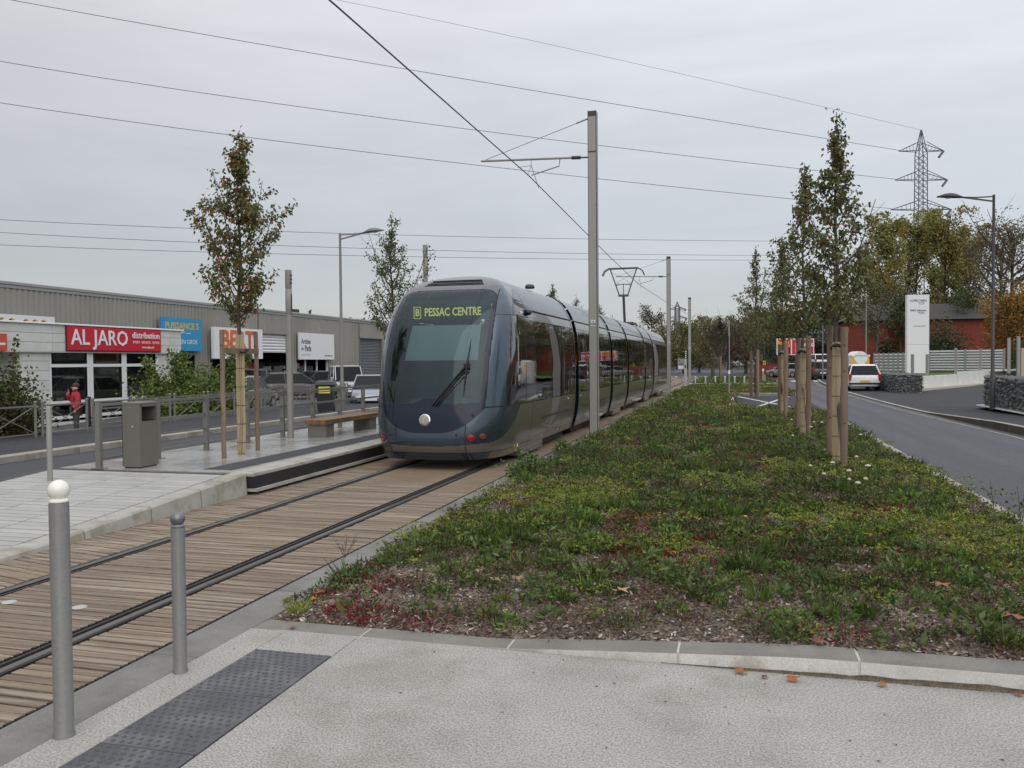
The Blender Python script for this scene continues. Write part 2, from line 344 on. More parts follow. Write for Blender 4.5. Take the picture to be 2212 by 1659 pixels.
# --- concrete strip between deck and planting
m_strip = M('grey_concrete_strip', (0.20, 0.195, 0.18), 0.85, var=0.15, scale=2.5, fine=0.12, fscale=120, rnd=0.06, bump=0.2, stain=(0.15, 0.145, 0.13), stscale=1.2)
b = MB(); b.box(-3.64, -3.29, -2, 96, -0.11, -0.03); strip = b.build('concrete_strip', m_bed, kind='structure')
b = MB(); b.box(0, 0.34, 0, 1.49, -0.08, -0.002, c=0.004); sm = b.mesh('concrete_slab', m_strip)
for i in range(40): link('concrete_slab', sm, parent=strip, loc=(-3.632, -1.5+i*1.5, rng.uniform(-.002, .001)))
# --- plaza
m_plaza = M('exposed_aggregate', (0.355, 0.345, 0.32), 0.85, var=0.1, scale=1.4, fine=0.34, fscale=85, bump=0.5, bscale=110, stain=(0.285, 0.275, 0.245), stscale=0.8)
b = MB(); b.box(-3.64, 12, -4, 5.12, -0.12, -0.02); plaza = b.build('plaza', m_kerb, kind='structure')
def slab(x0, x1, y0, y1, nm='paving_slab', mat=None, z=0.0): 
    b = MB(); b.box(x0, x1, y0, y1, -0.1, z, c=0.003); return b.build(nm, mat or m_plaza, plaza)
slab(-3.287, -3.02, -1.2, 5.085); slab(-3.015, -2.475, 4.72, 5.085); slab(-2.468, 9, -1.2, 5.085); slab(-3.015, -2.475, -1.2, 1.3)
m_tact = M('tactile_grey', (0.088, 0.09, 0.097), 0.75, var=0.16, scale=4, fine=0.12, fscale=90, rnd=0.06, stain=(0.14, 0.14, 0.145), stscale=2.2)
m_stud = M('tactile_stud', (0.06, 0.062, 0.068), 0.6)
yy = 4.715; 
for i in range(5):
    mat = slab(-3.012, -2.478, yy-0.68, yy-0.004, 'tactile_mat', m_tact, 0.003)
    b = MB()
    for r in range(14):
        for c in range(11):
            cx_, cy_ = -2.988+c*0.05+(0.025 if r % 2 else 0), yy-0.03-r*0.048
            if cx_ > -2.49: continue
            b.lathe([(0.0125, 0.002), (0.009, 0.007)], cx_, cy_, 8)
    b.build('stud', m_stud, mat, kind='stuff'); yy -= 0.684
# --- kerb of the planting bed (flush at the left, rising to the right)
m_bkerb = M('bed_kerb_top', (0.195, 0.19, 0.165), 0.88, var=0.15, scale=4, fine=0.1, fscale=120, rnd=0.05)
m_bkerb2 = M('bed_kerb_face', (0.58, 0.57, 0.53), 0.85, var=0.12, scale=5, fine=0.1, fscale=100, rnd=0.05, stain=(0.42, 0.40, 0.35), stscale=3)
m_mort = M('mortar', (0.5, 0.47, 0.41), 0.9)
b = MB(); b.box(-3.3, 12, 5.1, 5.28, -0.12, -0.03); bk = b.build('bed_kerb', m_mort, kind='structure')
def kz(x): return 0.003+0.117*min(max((x+1.5)/1.9, 0), 1)**0.9
xs = [-3.28, -2.46, -1.425, -0.345, 0.685, 1.71, 2.74, 3.8, 4.9]
for i in range(8):
    a, c = xs[i]+0.008, xs[i+1]-0.008; b = MB(); n = 5; vs = []
    for j in range(n+1):
        x = a+(c-a)*j/n; z = kz(x)
        vs += [(x, 5.088, -0.1), (x, 5.09, z*0.86), (x, 5.105, z), (x, 5.285, z-0.002), (x, 5.285, -0.1)]
    b.add(vs, [(j*5+q, (j+1)*5+q, (j+1)*5+q+1, j*5+q+1) for j in range(n) for q in range(4)], 0)
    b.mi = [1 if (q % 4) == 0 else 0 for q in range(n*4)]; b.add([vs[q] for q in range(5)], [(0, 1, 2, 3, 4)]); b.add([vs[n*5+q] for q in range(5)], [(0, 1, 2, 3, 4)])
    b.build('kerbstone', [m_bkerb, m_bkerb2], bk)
    if i: b = MB(); b.box(xs[i]-0.008, xs[i]+0.008, 5.092, 5.282, -.05, kz(xs[i])-0.004); b.build('mortar_joint', m_mort, bk)
b = MB(); vs = []; nn_ = 60
for i in range(nn_+1):
    x = -.45+i*5.4/nn_; w = .012+.02*vnoise(np.array([x*3]), np.array([1.]), .5, 5)[0]+.012*vnoise(np.array([x*9]), np.array([2.]), .5, 6)[0]; tp_ = min(1, i/16); w *= tp_*.55; hgt_ = tp_*min(kz(x)*.24, .028)*(.6+.8*vnoise(np.array([x*4]), np.array([7.]), .5, 8)[0])
    vs += [(x, 5.088-w*.7, .0015), (x, 5.088-w*.25, .004+hgt_*.3), (x, 5.0865, .004+hgt_)]
b.add(vs, [(i*3+q, (i+1)*3+q, (i+1)*3+q+1, i*3+q+1) for i in range(nn_) for q in range(2)]); b.build('silt', M('brown_silt', (.12, .10, .07), .95, var=.4, scale=12, fine=.4, fscale=120), bk, kind='stuff')
# --- planting bed ground
BX0, BX1 = -3.28, 2.95
def bedz(x, y):
    e = min((x-BX0)/0.5, (BX1-x)/0.5, (y-5.28)/0.5, 1); e = max(e, 0)
    base = 0.0+0.1*min(max((x+1.5)/1.9, 0), 1)*min(max(1-(y-5.3)/2.0, 0), 1)
    return base+e*(0.07+0.08*float(vnoise(x, y, 1.7, 3))+0.03*float(vnoise(x, y, 0.45, 4)))-0.01
def inbay(x, y): return (x > -0.12) & (y > 30.2) & (y < 44.6)
def bed_sheet(name, x0, x1, y0, y1, st):
    nx, ny = max(int((x1-x0)/st), 2), max(int((y1-y0)/st), 2)
    X = np.linspace(x0, x1, nx+1); Y = np.linspace(y0, y1, ny+1)
    sheet(name, list(X), list(Y), bedz, m_mulch)
bed_sheet('planting_bed', -3.29, 2.96, 5.285, 30.2, 0.16); bed_sheet('planting_bed', -3.29, -0.1, 30.2, 44.6, 0.35); bed_sheet('planting_bed', -3.29, 2.9, 44.6, 60.4, 0.4)
bed_sheet('planting_bed', -3.29, 4.2, 63.8, 84, 0.6)
# bay: asphalt, kerb and painted cross
b = MB(); b.box(-0.12, 3.1, 30.2, 44.6, -0.05, 0.012); b.build('layby', m_asph2, kind='structure')
b = MB(); b.box(-0.3, 2.5, 44.6, 44.85, -0.05, 0.15, c=.02); b.box(-0.3, -0.1, 30.2, 44.6, -0.05, 0.13, c=.02); b.build('layby_kerb', m_kerb, kind='structure')
m_line = M('road_paint', (0.62, 0.62, 0.6), 0.6, var=0.12, scale=8, stain=(0.35, 0.35, 0.34), stscale=12)
b = MB(); b.bar((0.1, 43.2, 0.0165), (2.6, 31.2, 0.0165), 0.16, 0.002); b.bar((2.5, 43.3, 0.019), (0.3, 31.0, 0.019), 0.16, 0.002); b.build('painted_cross', m_line, kind='structure')
# --- right road
b = MB()
road = [(2.98, -6), (6.72, -6), (6.6, 22), (6.15, 30.5), (5.9, 42), (6.0, 60), (6.9, 78), (6.6, 100), (5, 125), (0, 170), (-30, 330), (-60, 330), (-12, 170), (-9, 125), (-9, 96), (4.0, 96), (4.3, 84), (3.6, 70), (3.0, 60), (2.98, 40)]
b.poly([(x, y, 0.0) for x, y in road]); b.build('road', m_road, kind='structure')
b = MB(); b.poly([(x, y, 0.004) for x, y in ((-9, 96), (4.0, 96), (4.0, 125), (-9, 125))]); b.build('crossing_road', m_asph, kind='structure')
b = MB()
for i in range(44):
    y = 5.3+i*1.25
    if inbay(np.array(1), np.array(y)): continue
    b.box(2.96, 3.1, y, y+1.235, -0.1, 0.055, c=.01)
b.build('road_edge_kerb', m_kerb, kind='structure')
# right kerb + pavement
rk = [(6.72, -6), (6.68, 12), (6.6, 22), (6.35, 26.5), (6.15, 30.5), (5.98, 36), (5.9, 42), (5.9, 50), (6.0, 60), (6.4, 70), (6.95, 78)]
def kh(y): return 0.19 if y < 24 else (0.19-0.155*min((y-24)/7, 1) if y < 60 else 0.09)
kb = empty('pavement_kerb', kind='structure'); m_dkerb = M('dark_kerb_face', (0.055, 0.048, 0.038), .8, var=.2, scale=4, rnd=.08)  # road-side face of the kerbstones, coloured darker than their top
def along(pts, step):
    o = []; 
    for (a, b_) in zip(pts[:-1], pts[1:]):
        L = math.dist(a, b_); n = max(int(round(L/step)), 1)
        for i in range(n): o.append((a[0]+(b_[0]-a[0])*i/n, a[1]+(b_[1]-a[1])*i/n))
    o.append(pts[-1]); return o
kp = along(rk, 1.2)
for i in range(len(kp)-1):
    (xa, ya), (xb, yb) = kp[i], kp[i+1]
    if ya < 8: continue
    b = MB(); za, zb = kh(ya), kh(yb); e = 0.008
    vs = [(xa, ya+e, -.05), (xa+.02, ya+e, za), (xa+.2, ya+e, za), (xa+.2, ya+e, -.05), (xb, yb-e, -.05), (xb+.02, yb-e, zb), (xb+.2, yb-e, zb), (xb+.2, yb-e, -.05)]
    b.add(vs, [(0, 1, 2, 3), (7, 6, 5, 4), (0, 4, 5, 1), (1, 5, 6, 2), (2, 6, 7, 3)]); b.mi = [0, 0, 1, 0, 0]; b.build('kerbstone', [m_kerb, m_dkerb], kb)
b = MB(); vs = []
for x, y in kp: vs += [(x+.2, y, kh(y)-.006), (x+3.0, y, kh(y)+.01 if y < 60 else .08), (40, y, 0.14)]
b.add(vs, [(i*3+q, (i+1)*3+q, (i+1)*3+q+1, i*3+q+1) for i in range(len(kp)-1) for q in range(2)]); b.build('pavement', m_asph2, kind='structure')
b = MB(); vs = []
for x, y in kp: vs += [(x-.36, y, .004), (x-.30, y, .0045), (x-.30, y, .0042), (x-.002, y, .006)]
b.add(vs, [(i*4+q, (i+1)*4+q, (i+1)*4+q+1, i*4+q+1) for i in range(len(kp)-1) for q in (0, 2)]); b.mi = [0, 1]*(len(kp)-1); b.build('gutter', [m_kerb, M('damp_gutter', (.028, .026, .024), .5, var=.3, scale=3)], kind='structure')
b = MB(); b.box(7.0, 40, 78, 130, -.1, 0.07); b.build('pavement', m_asph2, kind='structure')
# zebra stripes across the road and a stop line far on
b = MB()
for i in range(4): b.box(3.6+i*0.95, 4.1+i*0.95, 73.5, 77.0, 0.004, 0.006)
b.build('zebra_crossing', m_line, kind='structure')
b = MB(); b.box(-8, 3.8, 96.2, 96.9, 0.008, 0.010); b.build('give_way_line', m_line, kind='structure')
# far crossing walkway with pale kerbs
b = MB(); b.box(-3.6, 3.0, 60.4, 63.8, -.1, .03); b.build('walkway', m_conc, kind='structure')
b = MB(); b.box(-3.4, 2.9, 63.7, 63.95, .0, .13, c=.02); b.box(-3.4, 2.0, 60.3, 60.5, 0, .09, c=.02); b.build('walkway_kerb', M('pale_kerb', (0.6, 0.6, 0.57), 0.8, var=.1), kind='structure')
# far verges
b = MB(); b.add([(4.2, 100, .02), (60, 100, .3), (60, 140, 1.6), (6, 140, 1.0), (7, 118, 0.35), (60, 118, .8)], [(0, 1, 5, 4), (4, 5, 2, 3)]); b.build('far_verge', m_grass, kind='structure')
b = MB(); b.box(4.0, 6.6, 84.5, 99.6, -.1, .03); b.build('sandy_verge', M('sandy_gravel', (0.36, 0.28, 0.2), 0.95, var=.2, fine=.3), kind='structure')
b = MB(); b.box(-60, -9.2, 96, 112, -.1, .04); b.build('far_verge', m_grass, kind='structure')
b = MB(); b.box(-9.1, -6.9, 42, 96, -.1, .02); b.build('path', m_conc, kind='structure')

# --- platform: ramp, deck, kerb, nosing
PX0, PX1 = -9.95, -6.72
def pz(y): return 0.045+0.255*min(max((y-6.6)/3.8, 0), 1)
m_plat = M('wet_platform_concrete', (0.32, 0.315, 0.295), 0.24, var=0.09, scale=1.1, rvar=0.19, stain=(0.26, 0.255, 0.235), stscale=0.5, spec=0.6)
m_pav = M('pale_paver', (0.375, 0.37, 0.35), 0.5, var=0.08, scale=4, rnd=0.08, fine=0.07, rvar=.1)
m_gap = M('paver_gap', (0.07, 0.067, 0.06), 0.9)
b = MB(); n = 24; vs = []
for i in range(n+1):
    y = 3.0+i*(10.4-3.0)/n; vs += [(PX0-0.25-0.15*(10.4-y)/3, y, -.1), (PX0-0.25-0.15*(10.4-y)/3, y, pz(y)-.012), (-6.98, y, pz(y)-.012), (-6.98, y, -.1)]
b.add(vs, [(i*4+q, (i+1)*4+q, (i+1)*4+q+1, i*4+q+1) for i in range(n) for q in range(3)]); plat = b.build('platform_ramp', m_gap, kind='structure')
b = MB(); b.box(0, 0.728, 0, 0.124, -0.012, 0, c=.003); pvm = b.mesh('paver', m_pav)
cnt = 0
for r in range(30):
    y = 6.25+r*0.142
    if y > 10.2: break
    for c in range(5):
        x = -7.0-0.745*(c+1)+0.004
        if x < PX0-.2: continue
        sl_ = (pz(y+.14)-pz(y))/.142
        link('paver', pvm, parent=plat, loc=(x+rng.uniform(-.002, .002), y, pz(y)+rng.uniform(-.001, .002)), rot=(math.atan(sl_), 0, 0)); cnt += 1
# grey edge band on the road side of the ramp
b = MB(); b.box(PX0-.42, PX0-.1, 8.0, 92, -.1, .02); b.build('platform_edge_strip', m_strip, kind='structure')
b = MB(); b.box(PX0, -7.0, 10.36, 60, -.1, .3); pf = b.build('platform', m_plat, kind='structure')
# joints in the platform top: slabs
for i in range(16):
    pass
b = MB(); b.box(-7.62, -7.12, 10.6, 60, .3, .304); b.build('tactile_band', m_tact, pf)
b = MB()
for r in range(150):
    for c in range(7): b.box(-7.6+c*.07, -7.565+c*.07, 10.62+r*.075, 10.66+r*.075, .304, .309)
b.build('tactile_studs', m_stud, pf, kind='stuff')
m_pk = M('platform_kerbstone', (0.37, 0.36, 0.32), 0.8, var=.12, scale=6, fine=.1, rnd=.06, stain=(0.27, 0.25, 0.2), stscale=2.5)
pk = empty('platform_kerb', kind='structure')
ys = [3.9, 5.0, 6.2, 7.3, 8.35, 9.3, 10.34]
for i in range(6):
    a, c = ys[i]+.008, ys[i+1]-.008; b = MB(); vs = []
    for y in (a, (a+c)/2, c):
        z = pz(y)+.004; vs += [(-6.70, y, -.1), (-6.72, y, z-.02), (-6.74, y, z), (-6.97, y, z), (-6.97, y, -.1)]
    b.add(vs, [(j*5+q, (j+1)*5+q, (j+1)*5+q+1, j*5+q+1) for j in range(2) for q in range(4)]+[(0, 1, 2, 3, 4), (10, 11, 12, 13, 14)]); b.build('kerbstone', m_pk, pk)
b = MB()
for j in range(26): b.box(-7.0, -6.62, 10.36+j*1.6, 10.36+j*1.6+1.59, 0.255, .302, c=.008)
b.build('edge_slab', m_pk, pf, kind='stuff')
b = MB(); b.box(-6.98, -6.605, 10.355, 60, .085, .255); b.build('black_nosing', M('black_nosing', (0.018, 0.017, 0.017), 0.75, var=.2), pf)
b = MB(); b.box(-6.98, -6.56, 10.352, 60, .04, .083); b.build('nosing_lip', m_pk, pf)
# --- left street
b = MB(); b.box(-13.475, PX0-.1, -6, 96, -.1, 0.0); b.build('left_street', m_asph, kind='structure')
lk = empty('far_kerb', kind='structure'); b = MB(); b.box(0, .3, 0, 1.185, -.1, .13, c=.012); km = b.mesh('kerbstone', m_kerb)
for i in range(62): link('kerbstone', km, parent=lk, loc=(-13.78+rng.uniform(-.003, .003), 5+i*1.2, rng.uniform(-.003, .003)))
b = MB(); b.box(-17.46, -13.79, -6, 96, -.1, 0.118); b.build('left_pavement', m_asph2, kind='structure')
# ================================================================== TRAM
TX, TY = -5.08, 13.25
tram = empty('tram', (TX-.02, TY, 0), label='long blue grey tram stopped at the platform with PESSAC CENTRE on its display', cat='tram')
ZW = [.18, .35, .7, 1.1, 1.9, 2.4, 2.75, 2.95, 3.12, 3.28, 3.42, 3.50, 3.56]; WW = [1.12, 1.18, 1.255, 1.27, 1.275, 1.25, 1.195, 1.125, 1.04, .92, .75, .52, .0]
ZY = [.18, .35, .6, .95, 1.1, 1.5, 2.0, 2.5, 2.9, 3.1, 3.2, 3.36, 3.49, 3.56]; YY = [.12, .0, .0, .05, .09, .2, .38, .64, .95, 1.16, 1.32, 1.6, 1.95, 2.5]
YE, NE = 1.7, 3.4
def smooth_curve(zq, zs, vs, rounds=2):
    v = np.interp(zq, zs, vs); k = 9
    for _ in range(rounds):
        p = np.pad(v, k, mode='edge'); p[:k] = 2*v[0]-v[k:0:-1]; p[-k:] = 2*v[-1]-v[-2:-k-2:-1]; v = np.convolve(p, np.ones(2*k+1)/(2*k+1), 'valid')
    return v
zq = np.concatenate([np.linspace(.18, 3.0, 236), 3.0+(3.56-3.0)*(1-(1-np.linspace(0, 1, 72)[1:])**1.8)])
wq = smooth_curve(zq, ZW, WW); wq = np.maximum(wq, 0.01); yq = smooth_curve(zq, ZY, YY)
def W_(z): return float(np.interp(z, zq, wq))
m_tbody = M('tram_blue_grey_metallic', (0.050, 0.074, 0.098), 0.24, 0.6, var=0.03, scale=2, coat=0.8)
m_tgrey = M('tram_warm_grey_metallic', (0.185, 0.175, 0.155), 0.3, 0.6, var=0.04, scale=1.5, coat=0.7)
m_troof = M('tram_roof_grey', (0.10, 0.107, 0.118), 0.28, 0.5, var=0.06, scale=1.5, coat=0.5)
m_tnavy = M('tram_navy_gloss', (0.004, 0.009, 0.026), 0.12, 0.0, spec=.35, coat=0.2)
m_tseam = M('tram_seam', (0.008, 0.008, 0.009), 0.7)
m_tblack = M('tram_black_glazing', (0.008, 0.008, 0.009), 0.03, 0.0, spec=0.9, coat=1.0)
m_twind = glass_mat('tram_windscreen_glass', (0.42, 0.52, 0.50), 0.035, mixd=0.06, dcol=(0.05, 0.08, 0.085), gcol=(0.58, 0.69, 0.74))
m_tside = glass_mat('tram_side_glass', (0.16, 0.18, 0.18), 0.12, mixd=0.1, dcol=(0.01, 0.01, 0.01), wave=0.12)
# --- nose: one fine surface cut into parts along the real panel lines
nphi = 320
ph = np.linspace(-PI/2, PI/2, 4001); xs_ = np.sign(np.sin(ph))*np.abs(np.sin(ph))**(2/NE)*1.25; ys_ = 1.7-1.65*np.abs(np.cos(ph))**(2/NE)
sl_ = np.concatenate([[0], np.cumsum(np.hypot(np.diff(xs_), np.diff(ys_)))]); phi = np.interp(np.linspace(0, sl_[-1], nphi), sl_, ph)
sx_ = np.sign(np.sin(phi))*np.abs(np.sin(phi))**(2/NE); cy_ = np.abs(np.cos(phi))**(2/NE)
nz = len(zq); NX = np.empty((nz, nphi)); NY = np.empty((nz, nphi)); NZ = np.repeat(zq[:, None], nphi, 1)
for i in range(nz):
    ye = max(YE, yq[i]+0.25); NX[i] = wq[i]*sx_; NY[i] = ye-(ye-yq[i])*cy_
YEND = 2.75
ext = np.linspace(0, 1, 40)[1:]
def extend(A, v0):   # straight part behind the curve, both sides
    return A
L_ = NX[:, :1]; R_ = NX[:, -1:]
yl = NY[:, :1]+(YEND-NY[:, :1])*ext[None, ::-1]; yr = NY[:, -1:]+(YEND-NY[:, -1:])*ext[None, :]
GX = np.hstack([np.repeat(L_, 39, 1), NX, np.repeat(R_, 39, 1)]); GY = np.hstack([yl, NY, yr]); GZ = np.repeat(zq[:, None], GX.shape[1], 1)
cx_ = (GX[:-1, :-1]+GX[1:, 1:])/2; cy2 = (GY[:-1, :-1]+GY[1:, 1:])/2; cz_ = (GZ[:-1, :-1]+GZ[1:, 1:])/2; ax = np.abs(cx_)
# classification (0 seam,1 shell,2 windscreen,3 navy mask,4 bumper,5 lower strip,6 side glazing,7 roof,8 grey skirt,9 quarter window)
cls = np.full(cx_.shape, 1)
edge_x = np.interp(cz_, [1.0, 1.5, 2.2, 2.7, 3.19], [.95, .965, .97, .96, .91])        # edge of the navy windscreen frame
gl_x = edge_x-0.07-0.02*(cz_ > 2.9)
front = ax < edge_x
zbot = 1.13+0.03*(ax/0.9)**2*1.5                                                        # glass bottom edge
ztop = 3.19-0.03*(ax/0.9)**4-0.08*np.clip((ax-0.7)/0.2, 0, 1)**2
arc = 0.65+0.40*np.clip(ax/0.93, 0, 1)**3.0                                              # bottom arc of the navy mask
mask = front & (cz_ > arc) & (cz_ < ztop) & (cy2 < 1.9)
cls[mask] = 3
hump = (np.hypot(cx_/0.34, (cz_-1.0)/0.24) < 1)
glass = mask & (ax < gl_x) & (cz_ > zbot) & (cz_ < ztop-0.035) & ~hump; cls[glass] = 2
cls[(cz_ >= ztop) & front] = 7
cls[(cz_ > 3.19) & (ax >= edge_x) & (ax < 0.8)] = 7
band2 = 0.42+0.045*np.clip(ax/0.9, 0, 1)**2
side_arc = 0.47+0.63*np.clip((cy2-0.30)/1.25, 0, 1)**1.7                                    # sweeping blue/grey boundary on the corner
cls[(cz_ <= arc) & front] = 4
cls[(cz_ < band2) & (cz_ > .30)] = 5; cls[(cz_ <= .30)] = 4; cls[(cz_ <= .30) & (cy2 > .45)] = 8
cls[(~front) & (cz_ < side_arc) & (cz_ > .30)] = 8
cls[(~front) & (cy2 > 1.62) & (cz_ < 1.07)] = 8
sg = (ax > 1.0) & (cz_ > 1.09) & (cz_ < 2.70) & (cy2 > np.interp(cz_, [1.09, 1.6, 2.2, 2.7], [.78, .82, .98, 1.30])); cls[sg] = 6
q = (cz_ >= 2.72) & (cz_ < 3.22) & (cy2 > 1.42+0.75*np.clip((cz_-2.72)/0.5, 0, 1)**1.6) & (cy2 < 2.33) & (ax > .75) & (cz_ < 3.2-0.9*np.clip((2.1-cy2)/1.6, 0, 1)); cls[q] = 9
qf = (cz_ >= 2.70) & (~q) & (cy2 > 1.30) & (cy2 < 2.42) & (ax > .75) & (cz_ < 3.26) & (cy2 > 1.33+0.75*np.clip((cz_-2.72)/0.5, 0, 1)**1.6); cls[qf & (cls == 1)] = 3
cls[(cy2 > 2.42) & (cz_ >= 2.86)] = 7
cls[(cy2 > 2.42) & (cz_ > 2.70) & (cz_ < 2.86)] = 8
# seams
def seam(c): cls[c] = 0
seam((np.abs(cz_-2.705) < .009) & (ax > edge_x) & (cy2 < 2.5)); seam((np.abs(cz_-2.86) < .012) & (cy2 > 2.42))
seam((np.abs(cz_-arc) < .007) & front & (cz_ < ztop)); seam((np.abs(ax-edge_x) < .008) & (cz_ > 1.05) & (cz_ < 3.19))
seam((np.abs(ax-(0.665+0.05*(cz_-.5)*0)) < .008) & (cz_ < arc) & (cx_ > 0)); seam((np.abs(ax-np.interp(cz_, [.25, .73], [.66, .85])) < .008) & (cz_ < arc) & (cx_ < 0))
seam((np.abs(cz_-1.08) < .007) & (~front)); seam((np.abs(cy2-2.44) < .009) & (cz_ < 1.08)); seam((np.abs(cz_-ztop) < .008) & front)
seam((np.abs(cz_-.30) < .006))
seam((np.abs(cy2-1.95) < .010) & (cz_ > 1.09) & (cz_ < 2.7) & (ax > 1.1))
parts = {0: ('panel_seam', m_tseam), 1: ('front_shell', m_tbody), 2: ('windscreen', m_twind), 3: ('windscreen_surround', m_tnavy), 4: ('bumper', m_tbody), 5: ('lower_front_strip', m_tgrey),
         6: ('cab_side_glazing', m_tblack), 7: ('roof_front', m_troof), 8: ('side_skirt', m_tgrey), 9: ('quarter_window', m_tside)}
ncol = GX.shape[1]; VV = np.stack([GX.ravel(), GY.ravel(), GZ.ravel()], 1)
# normals of the whole sheet so the parts shade as one smooth skin
du = np.stack([np.gradient(A, axis=1) for A in (GX, GY, GZ)], -1); dv = np.stack([np.gradient(A, axis=0) for A in (GX, GY, GZ)], -1)
NN = np.cross(du, dv); NN /= np.maximum(np.linalg.norm(NN, axis=-1, keepdims=True), 1e-9); NN = NN.reshape(-1, 3)
cls[(cls == 8) & (cz_ > 2.5)] = 10; parts[10] = ('cantrail_panel', m_tgrey)
for c, (nm, mt), hs in [(c, v, h_) for c, v in parts.items() for h_ in ((-1, 1) if c in (0, 1, 6, 8, 9, 10) else (0,))]:
    ii, jj = np.nonzero((cls == c) & ((cx_*hs > 0) | (hs == 0)))
    if len(ii) == 0: continue
    a = ii*ncol+jj; F4 = np.stack([a, a+1, a+ncol+1, a+ncol], 1); u, inv = np.unique(F4, return_inverse=True); F4 = inv.reshape(-1, 4)
    me = bpy.data.meshes.new(nm); me.from_pydata([tuple(p) for p in VV[u]], [], [tuple(map(int, f)) for f in F4]); me.polygons.foreach_set('use_smooth', [True]*len(F4))
    me.normals_split_custom_set_from_vertices([tuple(p) for p in NN[u]]); me.materials.append(mt); link(nm, me, parent=tram, **({'kind': 'stuff'} if c == 0 else {}))
def nose_at(x, z, off=0.0):
    i = int(np.argmin(np.abs(zq-z))); row = GX[i, 39:-39]; y = float(np.interp(x, row, GY[i, 39:-39])); return (x, y-off, z)
def ring(cx, cz, r, off, n=20): return [nose_at(cx+r*math.cos(2*PI*k/n), cz+r*math.sin(2*PI*k/n), off) for k in range(n)]
def lamp(nm, x, z, r, mat, rim=m_tseam):
    b = MB(); r0 = ring(x, z, r, .012); r1 = ring(x, z, r*1.22, .004); c = nose_at(x, z, .026); n = 20
    b.add(r0+r1, [(k, (k+1) % n, n+(k+1) % n, n+k) for k in range(n)]); ro = b.build(nm+'_rim', rim, tram, smooth=True)
    b = MB(); b.add(r0+[c], [(k, (k+1) % n, n) for k in range(n)]); b.build(nm, mat, tram, smooth=True)
m_lens = M('headlamp_glass', (0.36, 0.34, 0.27), 0.15, 0.4, coat=.6, var=0.4, scale=30)
lamp('headlight', -0.05, 0.87, 0.085, m_lens, M('chrome', (0.6, 0.6, 0.58), 0.15, 1.0))
m_tl = M('tail_lamp_red', (0.26, 0.006, 0.01), 0.25, coat=.4); m_am = M('amber_lamp', (0.15, 0.04, 0.025), 0.25, coat=.5)
lamp('tail_light', 0.76, 0.565, 0.062, m_tl); lamp('indicator_light', 0.93, 0.585, 0.05, m_am)
lamp('tail_light', -0.90, 0.55, 0.062, m_tl); lamp('indicator_light', -1.06, 0.575, 0.045, m_am)
for x, z in ((.52, .62), (-.72, .6), (.78, .95)): lamp('socket_cover', x, z, .018, m_tseam, m_dark)
# inside of the cab seen through the glass
m_blind = M('sun_blind', (0.52, 0.60, 0.62), 0.9, var=0.05, scale=2)
b = MB(); n = 8
def bl(x, z): return nose_at(x, z, -0.10)
rows = [[bl(np.interp(j, [0, n], [-.55-.03*(k/3), .74+.02*(k/3)]), 2.52-.63*k/3) for j in range(n+1)] for k in range(4)]
b.add([p for r in rows for p in r], [(k*(n+1)+j, k*(n+1)+j+1, (k+1)*(n+1)+j+1, (k+1)*(n+1)+j) for k in range(3) for j in range(n)]); b.build('sun_blind', m_blind, tram)
m_cab = M('cab_interior', (0.10, 0.12, 0.115), 0.8, var=.1)
b = MB(); b.box(-.76, .80, 1.16, 1.25, 2.64, 2.98); b.build('display_housing', M('display_black', (0.02, 0.026, 0.02), 0.5), tram)
m_led = M('display_led', (1.0, 0.86, 0.24), 0.5, emit=0.6)
text('destination_text', 'PESSAC CENTRE', 0.21, m_led, tram, (0.09, 1.145, 2.775), sx=0.72, bold=0.004)
text('line_letter', 'B', 0.19, m_led, tram, (-0.60, 1.145, 2.775), sx=0.8, bold=0.003)
b = MB()
for q4 in (((-.655, -.645), (2.665, 2.885)), ((-.525, -.515), (2.665, 2.885)), ((-.645, -.525), (2.665, 2.675)), ((-.645, -.525), (2.875, 2.885))): b.box(q4[0][0]-.015, q4[0][1]-.015, 1.14, 1.15, *q4[1])
b.build('line_letter_frame', m_led, tram)
b = MB(); b.box(-.85, .85, .5, 1.15, 1.0, 1.07); b.box(-.5, .6, .35, .8, 1.07, 1.2, c=.05); b.build('dashboard', M('dash_teal', (0.09, 0.15, 0.16), 0.6, var=.2, scale=3), tram)
b = MB(); b.box(-.28, .28, 1.35, 1.5, 1.1, 1.85, c=.05); b.box(-.15, .15, 1.37, 1.47, 1.86, 2.05, c=.03); b.build('driver_seat', m_cab, tram)
b = MB(); b.box(-1.1, 1.1, 2.3, 2.34, .4, 2.6); b.build('cab_bulkhead', M('cab_wall', (0.16, 0.18, 0.17), 0.8, var=.2, scale=2), tram)
b = MB(); b.box(-1.05, 1.05, 1.6, 36, .36, .40); b.build('floor', m_cab, tram)
b = MB(); b.tube([(-.95, .95, 1.1), (-.62, .78, 2.5)], .06, 8); b.build('cab_pillar', m_tseam, tram)
# wiper
b = MB(); p0 = nose_at(.07, 1.12, .03); p1 = nose_at(.62, 1.80, .05); o = .045
b.tube([p0, p1], .014, 6); b.tube([(p0[0]+o, p0[1], p0[2]-.01), (p1[0]+o*.6, p1[1], p1[2]-o)], .014, 6); b.tube([(p0[0]+.09, p0[1], p0[2]-.02), (p1[0]+.06, p1[1], p1[2]-.1)], .008, 6)
wp = b.build('wiper_arm', m_black, tram)
b = MB(); t0, t1 = nose_at(.645, 2.26, .03), nose_at(.61, 1.27, .03); mid = nose_at(.63, 1.8, .035)
b.tube([t0, mid, t1], [.004, .02, .004], 6); b.box(mid[0]-.05, mid[0]+.06, mid[1]-.03, mid[1]+.01, mid[2]-.05, mid[2]+.03); b.build('wiper_blade', m_black, wp)
